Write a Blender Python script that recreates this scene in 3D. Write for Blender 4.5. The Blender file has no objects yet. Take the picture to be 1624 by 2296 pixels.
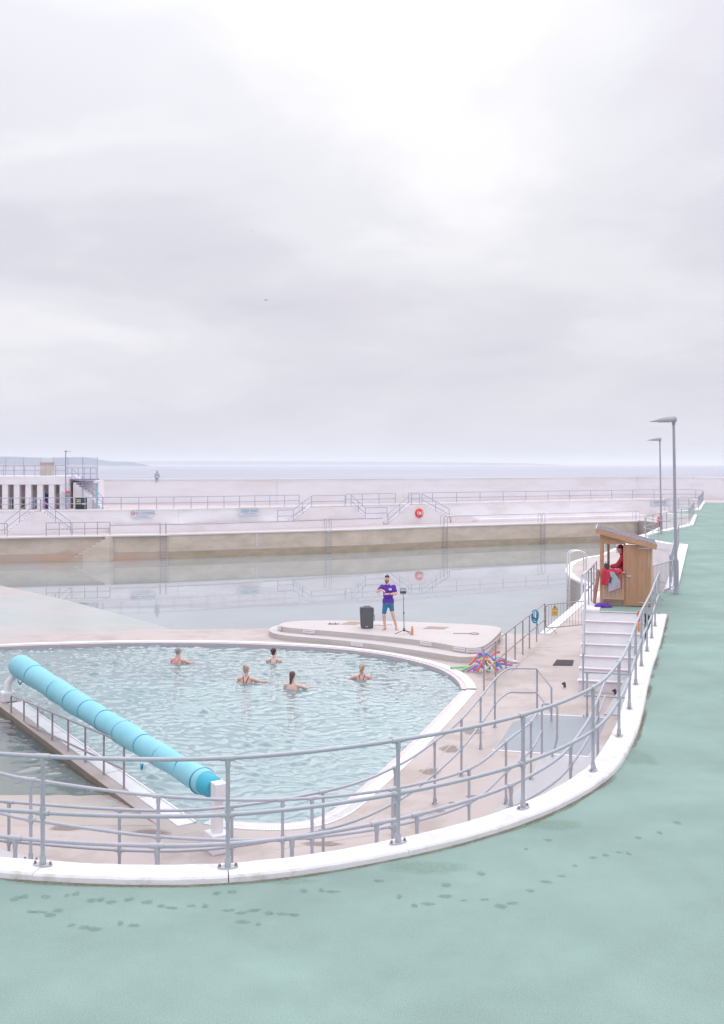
import bpy, bmesh, math, random
import numpy as np
from mathutils import Vector, Matrix, noise as mnoise

random.seed(7)
rng = np.random.default_rng(7)
SC = bpy.context.scene
COL = SC.collection
R = math.radians

# ------------------------------------------------------------------ camera
H = 4.12                      # eye height above the green terrace (m)
F = 2310.0                    # focal length, in units of a 1624 wide picture
HOR = 1042.0
cam = bpy.data.cameras.new('camera')
cam.sensor_fit = 'HORIZONTAL'
cam.sensor_width = 36.0
cam.lens = 36.0 * F / 1624.0
cam.shift_y = -106.0 / 1624.0
cam.clip_start = 0.1
cam.clip_end = 60000
camo = bpy.data.objects.new('camera', cam)
camo.location = (0, 0, H)
camo.rotation_euler = (R(90), 0, 0)
COL.objects.link(camo)
SC.camera = camo

# ------------------------------------------------------------------ light
SUN_EL, SUN_AZ = R(38), R(6)          # azimuth clockwise from +Y (view direction)
SC.view_settings.view_transform = 'Standard'
SC.view_settings.look = 'None'
SC.view_settings.gamma = 1.0
SC.view_settings.use_curve_mapping = False
SC.view_settings.exposure = 0.5
SC.cycles.max_bounces = 6
SC.cycles.diffuse_bounces = 3
SC.cycles.glossy_bounces = 3
SC.cycles.transparent_max_bounces = 12
SC.cycles.volume_bounces = 2
SC.cycles.caustics_reflective = False
SC.cycles.caustics_refractive = False

sun = bpy.data.lights.new('sun', 'SUN')
sun.energy = 0.5
sun.angle = R(44)
sun.color = (1.0, 0.95, 0.93)
suno = bpy.data.objects.new('sun', sun)
sd = Vector((math.sin(SUN_AZ) * math.cos(SUN_EL), math.cos(SUN_AZ) * math.cos(SUN_EL), math.sin(SUN_EL)))
suno.rotation_euler = sd.to_track_quat('Z', 'Y').to_euler()
suno.location = sd * 300
COL.objects.link(suno)

world = bpy.data.worlds.new('World')
SC.world = world
world.use_nodes = True
nt = world.node_tree
nt.nodes.clear()
def WN(t, **kw):
    n = nt.nodes.new(t)
    for k, v in kw.items():
        setattr(n, k, v)
    return n
def wm_(op, a, b=None, c=None, clamp=False):
    n = WN('ShaderNodeMath', operation=op, use_clamp=clamp)
    for i, x in enumerate((a, b, c)):
        if x is None: continue
        if isinstance(x, (int, float)): n.inputs[i].default_value = x
        else: nt.links.new(x, n.inputs[i])
    return n.outputs[0]
SKY_OFF = (2.9576, -19.4754, 1.9506)
tc = WN('ShaderNodeTexCoord')
sep = WN('ShaderNodeSeparateXYZ'); nt.links.new(tc.outputs['Generated'], sep.inputs[0])
zc = wm_('MAXIMUM', sep.outputs[2], 0.0)
den = wm_('ADD', zc, 0.22)
px = wm_('DIVIDE', sep.outputs[0], den)
py = wm_('DIVIDE', sep.outputs[1], den)
comb = WN('ShaderNodeCombineXYZ'); nt.links.new(px, comb.inputs[0]); nt.links.new(py, comb.inputs[1])
def cloud(scale, detail, rough, off, dist=0.0):
    m = WN('ShaderNodeMapping'); m.inputs['Location'].default_value = off
    nt.links.new(comb.outputs[0], m.inputs['Vector'])
    n = WN('ShaderNodeTexNoise'); n.inputs['Scale'].default_value = scale
    n.inputs['Detail'].default_value = detail; n.inputs['Roughness'].default_value = rough
    n.inputs['Distortion'].default_value = dist
    nt.links.new(m.outputs[0], n.inputs['Vector'])
    return n.outputs[0]
c1 = cloud(0.85, 7, 0.46, SKY_OFF, 0.35)
c2 = cloud(2.4, 5, 0.5, (7.1, 2.2, 0.0), 0.5)
cm = wm_('ADD', wm_('MULTIPLY', c1, 0.78), wm_('MULTIPLY', c2, 0.22))
ramp = WN('ShaderNodeValToRGB')
ramp.color_ramp.interpolation = 'EASE'
els = ramp.color_ramp.elements
els[0].position = 0.345; els[0].color = (0.635, 0.64, 0.735, 1)
els[1].position = 0.64; els[1].color = (0.95, 0.945, 0.98, 1)
e = els.new(0.45); e.color = (0.735, 0.732, 0.815, 1)
e = els.new(0.545); e.color = (0.82, 0.83, 0.89, 1)
nt.links.new(cm, ramp.inputs[0])
# overcast luminance: brighter overhead than at the horizon
grad = wm_('ADD', wm_('MULTIPLY', wm_('POWER', zc, 3.0), 2.2), 1.0)
# soft glow where the sun sits behind the cloud
dot = WN('ShaderNodeVectorMath', operation='DOT_PRODUCT')
nt.links.new(tc.outputs['Generated'], dot.inputs[0]); dot.inputs[1].default_value = sd
glow = wm_('MULTIPLY', wm_('POWER', wm_('MAXIMUM', dot.outputs['Value'], 0.0), 14.0), 0.05)
# clouds flatten into an even veil near the horizon
veil = wm_('SUBTRACT', 1.0, wm_('MULTIPLY', zc, 6.5), clamp=True)
mixv = WN('ShaderNodeMix', data_type='RGBA')
nt.links.new(wm_('MULTIPLY', veil, 0.9), mixv.inputs[0])
nt.links.new(ramp.outputs[0], mixv.inputs[6]); mixv.inputs[7].default_value = (0.75, 0.755, 0.855, 1)
mul = WN('ShaderNodeVectorMath', operation='SCALE')
nt.links.new(mixv.outputs[2], mul.inputs[0]); nt.links.new(wm_('ADD', grad, glow), mul.inputs['Scale'])
sky = WN('ShaderNodeTexSky'); sky.sky_type = 'NISHITA'; sky.sun_disc = False
sky.sun_elevation = SUN_EL; sky.sun_rotation = SUN_AZ; sky.air_density = 1.0; sky.dust_density = 3.0
bg1 = WN('ShaderNodeBackground'); nt.links.new(sky.outputs[0], bg1.inputs[0]); bg1.inputs[1].default_value = 0.05
bg2 = WN('ShaderNodeBackground'); nt.links.new(mul.outputs[0], bg2.inputs[0]); bg2.inputs[1].default_value = 0.685
mixs = WN('ShaderNodeMixShader'); mixs.inputs[0].default_value = 0.94
nt.links.new(bg1.outputs[0], mixs.inputs[1]); nt.links.new(bg2.outputs[0], mixs.inputs[2])
wo = WN('ShaderNodeOutputWorld'); nt.links.new(mixs.outputs[0], wo.inputs[0])

# ------------------------------------------------------------------ levels
D = -1.93       # small pool deck
SW = -2.05      # small pool water
COPE = -2.0     # walkway round the big pool
W = -4.15       # big pool water
SEA = -5.0
KT = 0.07       # top of the kerb

def G(u, v, z):
    """ground point at height z seen along picture direction (u, v) of the survey picture"""
    y = F * (H - z) / (v - HOR)
    return Vector(((u - 812.0) / F * y, y, z))
def GY(u, v, y):
    return Vector(((u - 812.0) / F * y, y, H - (v - HOR) / F * y))

# ------------------------------------------------------------------ materials
def lin(*rgb):
    return tuple(((c / 255.0) / 12.92 if c / 255.0 <= 0.04045 else ((c / 255.0 + 0.055) / 1.055) ** 2.4) for c in rgb)
MATS = {}
def mat(name, col, rough=0.7, var=0.06, vscale=3.0, stain=None, stain_scale=0.6, stain_th=0.55, stain_amt=0.5, stain_soft=0.1,
        bump=0.0, bscale=60.0, spec=0.4, metal=0.0, stretch=(1, 1, 1), speck=0.0, alpha=1.0):
    m = bpy.data.materials.new(name); m.use_nodes = True
    t = m.node_tree; b = t.nodes['Principled BSDF']
    b.inputs['Roughness'].default_value = rough
    b.inputs['Metallic'].default_value = metal
    b.inputs['Specular IOR Level'].default_value = spec
    geo = t.nodes.new('ShaderNodeNewGeometry')
    mp = t.nodes.new('ShaderNodeMapping'); mp.inputs['Scale'].default_value = stretch
    t.links.new(geo.outputs['Position'], mp.inputs['Vector'])
    def nz(scale, detail=5, rgh=0.6):
        n = t.nodes.new('ShaderNodeTexNoise'); n.inputs['Scale'].default_value = scale
        n.inputs['Detail'].default_value = detail; n.inputs['Roughness'].default_value = rgh
        t.links.new(mp.outputs[0], n.inputs['Vector']); return n.outputs[0]
    def mixc(fac, a, bb, mode='MIX'):
        n = t.nodes.new('ShaderNodeMix'); n.data_type = 'RGBA'; n.blend_type = mode
        if isinstance(fac, float): n.inputs[0].default_value = fac
        else: t.links.new(fac, n.inputs[0])
        for i, x in ((6, a), (7, bb)):
            if isinstance(x, tuple): n.inputs[i].default_value = (*x[:3], 1)
            else: t.links.new(x, n.inputs[i])
        return n.outputs[2]
    lo = tuple(max(0, c * (1 - 2.2 * var)) for c in col); hi = tuple(min(1, c * (1 + 2.2 * var)) for c in col)
    c = mixc(nz(vscale), lo, hi)
    if stain is not None:
        mr = t.nodes.new('ShaderNodeMapRange')
        mr.inputs[1].default_value = stain_th - stain_soft; mr.inputs[2].default_value = stain_th + stain_soft
        mr.inputs[3].default_value = 0.0; mr.inputs[4].default_value = stain_amt
        t.links.new(nz(stain_scale, 6, 0.65), mr.inputs[0])
        c = mixc(mr.outputs[0], c, stain)
    if speck > 0:
        s = nz(95.0, 4, 0.85)
        mr = t.nodes.new('ShaderNodeMapRange'); mr.inputs[1].default_value = 0.3; mr.inputs[2].default_value = 0.7
        mr.inputs[3].default_value = 1 - speck; mr.inputs[4].default_value = 1 + speck
        t.links.new(s, mr.inputs[0])
        vm = t.nodes.new('ShaderNodeVectorMath'); vm.operation = 'SCALE'
        t.links.new(c, vm.inputs[0]); t.links.new(mr.outputs[0], vm.inputs['Scale']); c = vm.outputs[0]
    t.links.new(c, b.inputs['Base Color'])
    if bump > 0:
        bn = t.nodes.new('ShaderNodeBump'); bn.inputs['Strength'].default_value = bump; bn.inputs['Distance'].default_value = 0.02
        t.links.new(nz(bscale, 4), bn.inputs['Height']); t.links.new(bn.outputs[0], b.inputs['Normal'])
    MATS[name] = m
    return m

M_GREEN = mat('green_coating', (0.285, 0.398, 0.355), 0.9, 0.09, 0.8, stain=(0.205, 0.27, 0.25), stain_scale=0.38, stain_th=0.50, stain_amt=0.62, stain_soft=0.16, bump=0.05, bscale=150, spec=0.12, speck=0.38)
M_WHITE = mat('white_paint', (0.88, 0.86, 0.88), 0.6, 0.03, 1.2, stain=(0.66, 0.63, 0.62), stain_scale=1.3, stain_th=0.6, stain_amt=0.5, bump=0.12, bscale=30, spec=0.3)
M_KERB = mat('kerb_paint', (0.80, 0.77, 0.79), 0.65, 0.04, 2.0, stain=(0.58, 0.52, 0.48), stain_scale=3.4, stain_th=0.58, stain_amt=0.6, stain_soft=0.05, bump=0.25, bscale=22, spec=0.3)
M_FARWHITE = mat('lime_wash', (0.90, 0.87, 0.90), 0.8, 0.02, 0.4, stain=(0.72, 0.67, 0.67), stain_scale=0.35, stain_th=0.58, stain_amt=0.5, spec=0.2, stretch=(1, 1, 2.5))
M_SEAWALL = mat('sea_wall_render', (0.90, 0.885, 0.92), 0.85, 0.02, 0.3, stain=(0.76, 0.73, 0.73), stain_scale=0.25, stain_th=0.56, stain_amt=0.5, spec=0.2, stretch=(0.6, 0.6, 3))
M_DECK = mat('deck_concrete', (0.47, 0.40, 0.385), 0.5, 0.06, 1.4, stain=(0.335, 0.27, 0.235), stain_scale=0.75, stain_th=0.55, stain_amt=0.6, stain_soft=0.06, bump=0.15, bscale=50, spec=0.4, speck=0.08)
M_PODIUM = mat('podium_concrete', (0.59, 0.54, 0.525), 0.75, 0.04, 2.2, stain=(0.49, 0.455, 0.45), stain_scale=1.1, stain_th=0.56, stain_amt=0.5, bump=0.2, bscale=40, spec=0.3, speck=0.08)
M_PINKDECK = mat('walkway_concrete', (0.56, 0.48, 0.485), 0.75, 0.04, 0.8, stain=(0.48, 0.42, 0.42), stain_scale=0.5, stain_amt=0.5)
M_POOLWALL = mat('pool_wall_concrete', (0.78, 0.655, 0.565), 0.8, 0.08, 0.7, stain=(0.55, 0.455, 0.35), stain_scale=0.32, stain_th=0.54, stain_amt=0.7, stain_soft=0.12, stretch=(1, 1, 2.2))
M_RUST = mat('iron_stained_concrete', (0.70, 0.48, 0.36), 0.8, 0.09, 0.6, stain=(0.62, 0.53, 0.48), stain_scale=0.5, stain_th=0.52, stain_amt=0.7, stretch=(0.7, 0.7, 2.0))
M_ALGAE = mat('algae_concrete', (0.56, 0.455, 0.345), 0.8, 0.12, 0.8, stain=(0.38, 0.33, 0.225), stain_scale=0.5, stain_amt=0.6, stretch=(1, 1, 3))
M_SLAB = mat('beach_concrete', (0.64, 0.59, 0.575), 0.2, 0.04, 0.5, stain=(0.48, 0.575, 0.57), stain_scale=0.07, stain_th=0.47, stain_amt=0.8, spec=0.9)  # turquoise mottling painted in for sky reflected by shallow water on the slope
M_WET = mat('wet_concrete', (0.47, 0.40, 0.365), 0.4, 0.06, 1.0, stain=(0.39, 0.33, 0.29), stain_scale=0.6, stain_amt=0.5)
M_BROWN = mat('algae_edge', (0.26, 0.205, 0.165), 0.7, 0.12, 2.0)
M_BLUEGREY = mat('blue_grey_paint', (0.27, 0.30, 0.345), 0.45, 0.05, 0.9, stain=(0.23, 0.255, 0.29), stain_scale=0.8, stain_amt=0.5)
M_RAMP = mat('ramp_concrete', (0.50, 0.49, 0.51), 0.7, 0.04, 1.0, stain=(0.43, 0.42, 0.42), stain_scale=0.7, stain_amt=0.5)
M_GALV = mat('galvanised_pipe', (0.45, 0.47, 0.525), 0.5, 0.06, 9.0, stain=(0.54, 0.49, 0.53), stain_scale=6.0, stain_th=0.55, stain_amt=0.5, metal=0.25, bump=0.1, bscale=120)
M_FITTING = mat('galvanised_fitting', (0.47, 0.49, 0.525), 0.55, 0.05, 12.0, metal=0.2)
M_BOLT = mat('rusty_bolt', (0.34, 0.22, 0.22), 0.8, 0.15, 30)
M_PINKPIPE = mat('weathered_pipe', (0.40, 0.33, 0.35), 0.5, 0.06, 8.0, stain=(0.46, 0.44, 0.47), stain_scale=5, stain_amt=0.6, metal=0.25)
M_FARPIPE = mat('grey_violet_pipe', (0.42, 0.415, 0.55), 0.6, 0.05, 4.0)
M_CHROME = mat('stainless_tube', (0.72, 0.71, 0.76), 0.3, 0.02, 6.0, metal=0.5)
M_CYAN = mat('cover_fabric', (0.24, 0.585, 0.69), 0.55, 0.03, 1.5, stain=(0.31, 0.635, 0.725), stain_scale=2.0, stain_amt=0.5, spec=0.35, bump=0.15, bscale=12)
M_CYANIN = mat('cover_core', (0.06, 0.44, 0.58), 0.5, 0.04, 3.0)
M_ROPE = mat('blue_rope', (0.07, 0.32, 0.48), 0.8, 0.1, 20)
M_LROPE = mat('lane_rope_blue', (0.04, 0.33, 0.55), 0.7, 0.1, 30)
M_CHANNEL = mat('channel_grate', (0.80, 0.79, 0.82), 0.5, 0.02, 3.0, stain=(0.68, 0.66, 0.68), stain_scale=2.0, stain_th=0.62, stain_amt=0.5)
M_TILE = mat('pool_side_tile', (0.60, 0.50, 0.53), 0.4, 0.05, 4.0)
M_FLOOR = mat('pool_floor', (0.48, 0.68, 0.70), 0.7, 0.05, 0.7)
M_WOOD = mat('larch_board', (0.54, 0.305, 0.19), 0.75, 0.12, 6.0, stain=(0.42, 0.235, 0.145), stain_scale=5.0, stain_th=0.56, stain_amt=0.6, stretch=(1, 1, 0.18), bump=0.2, bscale=40)
M_WOODH = mat('larch_rail', (0.59, 0.335, 0.21), 0.75, 0.1, 5.0, stain=(0.45, 0.26, 0.165), stain_scale=6.0, stain_th=0.57, stain_amt=0.6, stretch=(0.2, 0.2, 1), bump=0.2, bscale=40)
M_WOODL = mat('pale_board', (0.70, 0.48, 0.34), 0.75, 0.09, 6.0, stretch=(1, 1, 0.2), bump=0.15, bscale=40)
M_WOODD = mat('dark_board', (0.40, 0.275, 0.205), 0.8, 0.12, 6.0, stretch=(0.2, 0.2, 1))
M_SHINGLE = mat('roof_shingle', (0.215, 0.19, 0.215), 0.85, 0.14, 5.0, bump=0.3, bscale=80, speck=0.2)
M_RED = mat('red_fabric', (0.62, 0.045, 0.085), 0.8, 0.08, 14.0, bump=0.2, bscale=30)
M_MAROON = mat('maroon_fabric', (0.26, 0.025, 0.045), 0.85, 0.12, 20.0)
M_LINING = mat('grey_lining', (0.44, 0.46, 0.54), 0.7, 0.06, 12.0)
M_BLACK = mat('black_plastic', (0.075, 0.075, 0.095), 0.6, 0.15, 20.0)
M_GRILLE = mat('speaker_grille', (0.135, 0.14, 0.15), 0.75, 0.25, 130.0)
M_SPEAKER = mat('speaker_case', (0.085, 0.07, 0.10), 0.55, 0.08, 20.0)
M_SKIN = mat('skin', (0.76, 0.455, 0.38), 0.6, 0.05, 10.0)
M_SKIN2 = mat('skin_pale', (0.80, 0.51, 0.44), 0.6, 0.05, 10.0)
M_PURPLE = mat('purple_cloth', (0.135, 0.045, 0.42), 0.85, 0.09, 16.0, bump=0.2, bscale=24)
M_TEALS = mat('blue_shorts', (0.055, 0.19, 0.37), 0.8, 0.08, 16.0)
M_HAIRD = mat('dark_hair', (0.09, 0.045, 0.05), 0.7, 0.2, 50.0)
M_HAIRB = mat('brown_hair', (0.17, 0.085, 0.085), 0.7, 0.2, 50.0)
M_HAIRY = mat('blonde_hair', (0.52, 0.37, 0.27), 0.7, 0.15, 50.0)
M_HAIRG = mat('grey_hair', (0.38, 0.33, 0.35), 0.7, 0.15, 50.0)
M_BEARD = mat('beard_hair', (0.17, 0.08, 0.065), 0.8, 0.2, 60.0)
M_EYE = mat('eye_dark', (0.03, 0.02, 0.02), 0.3, 0.0)
M_LIP = mat('lip', (0.42, 0.17, 0.16), 0.5, 0.0)
M_SUITR = mat('red_swimsuit', (0.66, 0.10, 0.12), 0.6, 0.05, 10)
M_SUITB = mat('black_swimsuit', (0.07, 0.035, 0.06), 0.6, 0.05, 10)
M_SUITG = mat('green_swimsuit', (0.12, 0.24, 0.23), 0.6, 0.05, 10)
M_SUITM = mat('maroon_swimsuit', (0.24, 0.08, 0.15), 0.6, 0.08, 10)
M_SUITW = mat('white_blue_swimsuit', (0.58, 0.66, 0.74), 0.6, 0.12, 14)
M_ORANGE = mat('orange_plastic', (0.85, 0.30, 0.10), 0.4, 0.03, 8)
M_BUOY = mat('lifebuoy_red', (0.78, 0.085, 0.085), 0.5, 0.04, 4)
M_YELLOW = mat('yellow_sign', (0.74, 0.45, 0.08), 0.5, 0.03, 8)
M_TXTBLUE = mat('sign_blue_letters', (0.09, 0.25, 0.38), 0.6, 0.0)
M_TXTGREY = mat('sign_grey_letters', (0.20, 0.24, 0.36), 0.6, 0.0)
M_TXTRED = mat('sign_red', (0.70, 0.16, 0.18), 0.6, 0.0)
M_SIGN = mat('sign_board', (0.68, 0.715, 0.775), 0.5, 0.02, 3)
M_PLATE = mat('white_plate', (0.82, 0.80, 0.83), 0.4, 0.02, 5)
M_LAMP = mat('lamp_head_grey', (0.46, 0.44, 0.47), 0.5, 0.03, 5)
M_LAMPPOLE = mat('lamp_pole_paint', (0.42, 0.395, 0.47), 0.5, 0.04, 3)
M_LAMPBASE = mat('lamp_base_paint', (0.33, 0.37, 0.42), 0.5, 0.05, 3)
M_DARKIN = mat('dark_recess', (0.80, 0.70, 0.72), 0.9, 0.1, 1)
M_BOARDK = mat('chalkboard', (0.04, 0.045, 0.055), 0.7, 0.1, 6)
M_CHALKG = mat('chalk_green', (0.52, 0.68, 0.30), 0.8, 0.05, 6)
M_PIER = mat('pier_concrete', (0.53, 0.48, 0.44), 0.85, 0.08, 1.5, stain=(0.40, 0.35, 0.32), stain_scale=1.0, stain_amt=0.5)
M_HILL = mat('far_hill', (0.15, 0.19, 0.23), 1.0, 0.15, 0.004, spec=0.0)
M_GREYCOAT = mat('grey_coat', (0.42, 0.46, 0.53), 0.9, 0.06, 8)
M_BIRD = mat('gull_grey', (0.22, 0.22, 0.27), 0.8, 0.1, 8)
M_HATCH = mat('brown_hatch', (0.40, 0.28, 0.235), 0.8, 0.06, 6)
M_RUBBER = mat('rubber_mat', (0.075, 0.065, 0.075), 0.9, 0.2, 60)
M_BLUEPOST = mat('pale_blue_paint', (0.36, 0.56, 0.70), 0.6, 0.03, 3)

def water_mat(name, body, trans, rough, bump, bscale, ior=1.33):
    m = bpy.data.materials.new(name); m.use_nodes = True
    t = m.node_tree; t.nodes.clear()
    out = t.nodes.new('ShaderNodeOutputMaterial')
    gl = t.nodes.new('ShaderNodeBsdfGlossy'); gl.inputs['Roughness'].default_value = rough
    gl.inputs['Color'].default_value = (0.97, 0.98, 1, 1)
    df = t.nodes.new('ShaderNodeBsdfDiffuse')
    tr = t.nodes.new('ShaderNodeBsdfTransparent'); tr.inputs['Color'].default_value = (0.80, 0.92, 0.92, 1)
    geo = t.nodes.new('ShaderNodeNewGeometry')
    nz = t.nodes.new('ShaderNodeTexNoise'); nz.inputs['Scale'].default_value = 0.35; nz.inputs['Detail'].default_value = 4
    t.links.new(geo.outputs['Position'], nz.inputs['Vector'])
    mc = t.nodes.new('ShaderNodeMix'); mc.data_type = 'RGBA'; t.links.new(nz.outputs[0], mc.inputs[0])
    mc.inputs[6].default_value = (*[c * 0.85 for c in body], 1); mc.inputs[7].default_value = (*[c * 1.15 for c in body], 1)
    t.links.new(mc.outputs[2], df.inputs['Color'])
    m1 = t.nodes.new('ShaderNodeMixShader'); m1.inputs[0].default_value = trans
    t.links.new(df.outputs[0], m1.inputs[1]); t.links.new(tr.outputs[0], m1.inputs[2])
    fr = t.nodes.new('ShaderNodeFresnel'); fr.inputs[0].default_value = ior
    m2 = t.nodes.new('ShaderNodeMixShader'); t.links.new(fr.outputs[0], m2.inputs[0])
    t.links.new(m1.outputs[0], m2.inputs[1]); t.links.new(gl.outputs[0], m2.inputs[2])
    if bump > 0:
        n2 = t.nodes.new('ShaderNodeTexNoise'); n2.inputs['Scale'].default_value = bscale; n2.inputs['Detail'].default_value = 3
        t.links.new(geo.outputs['Position'], n2.inputs['Vector'])
        bn = t.nodes.new('ShaderNodeBump'); bn.inputs['Strength'].default_value = bump; bn.inputs['Distance'].default_value = 0.05
        t.links.new(n2.outputs[0], bn.inputs['Height'])
        for s in (gl, fr, df): t.links.new(bn.outputs[0], s.inputs['Normal'])
    t.links.new(m2.outputs[0], out.inputs[0])
    return m
M_SMALLWATER = water_mat('small_pool_water', (0.36, 0.485, 0.515), 0.5, 0.06, 0.10, 20.0, 1.5)
M_PADDLE = water_mat('paddling_water', (0.42, 0.45, 0.45), 0.86, 0.04, 0.05, 14.0, 1.5)
M_BIGWATER = water_mat('big_pool_water', (0.35, 0.385, 0.39), 0.04, 0.025, 0.006, 1.6, 1.7)
M_SEA = mat('sea_water', (0.39, 0.40, 0.46), 0.6, 0.12, 0.02, stain=(0.29, 0.30, 0.365), stain_scale=0.035, stain_th=0.54, stain_amt=0.7, stain_soft=0.08, stretch=(0.25, 1, 1), spec=0.15)

M_NOSING = mat('nosing_strip', (0.62, 0.52, 0.55), 0.7, 0.05, 6)
def soft_mat(name, col, strength, rough=0.88):
    """thin stain film whose edge fades out (attribute 'soft' is 1 inside, 0 at the rim)"""
    m = bpy.data.materials.new(name); m.use_nodes = True
    t = m.node_tree; b = t.nodes['Principled BSDF']; out = t.nodes['Material Output']
    b.inputs['Base Color'].default_value = (*col, 1); b.inputs['Roughness'].default_value = rough; b.inputs['Specular IOR Level'].default_value = 0.12
    at = t.nodes.new('ShaderNodeAttribute'); at.attribute_name = 'soft'
    geo = t.nodes.new('ShaderNodeNewGeometry'); nz = t.nodes.new('ShaderNodeTexNoise'); nz.inputs['Scale'].default_value = 22.0
    t.links.new(geo.outputs['Position'], nz.inputs['Vector'])
    mu = t.nodes.new('ShaderNodeMath'); mu.operation = 'MULTIPLY'; t.links.new(at.outputs['Fac'], mu.inputs[0]); t.links.new(nz.outputs[0], mu.inputs[1])
    m2 = t.nodes.new('ShaderNodeMath'); m2.operation = 'MULTIPLY'; m2.use_clamp = True; t.links.new(mu.outputs[0], m2.inputs[0]); m2.inputs[1].default_value = 2.0 * strength
    tr = t.nodes.new('ShaderNodeBsdfTransparent'); mx = t.nodes.new('ShaderNodeMixShader')
    t.links.new(m2.outputs[0], mx.inputs[0]); t.links.new(tr.outputs[0], mx.inputs[1]); t.links.new(b.outputs[0], mx.inputs[2]); t.links.new(mx.outputs[0], out.inputs[0])
    return m
def soft_patch(name, c, rx, ry, z, m, parent, seed, rot=0.0, n=18, wob=0.4):
    vs = [(c.x, c.y, z)]; val = [1.0]
    for ring, k0 in ((0.55, 1.0), (1.0, 0.0)):
        for j in range(n):
            a = 2 * math.pi * j / n
            s = ring * (1 + wob * mnoise.noise(Vector((math.cos(a) * 1.4, math.sin(a) * 1.4, seed))))
            x, y = rx * s * math.cos(a), ry * s * math.sin(a)
            vs.append((c.x + x * math.cos(rot) - y * math.sin(rot), c.y + x * math.sin(rot) + y * math.cos(rot), z)); val.append(k0)
    fs = [(0, 1 + j, 1 + (j + 1) % n) for j in range(n)] + [(1 + j, 1 + n + j, 1 + n + (j + 1) % n, 1 + (j + 1) % n) for j in range(n)]
    o = MB().add(vs, fs).build(name, m, parent)
    at = o.data.attributes.new('soft', 'FLOAT', 'POINT'); at.data.foreach_set('value', val)
    return o

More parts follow.
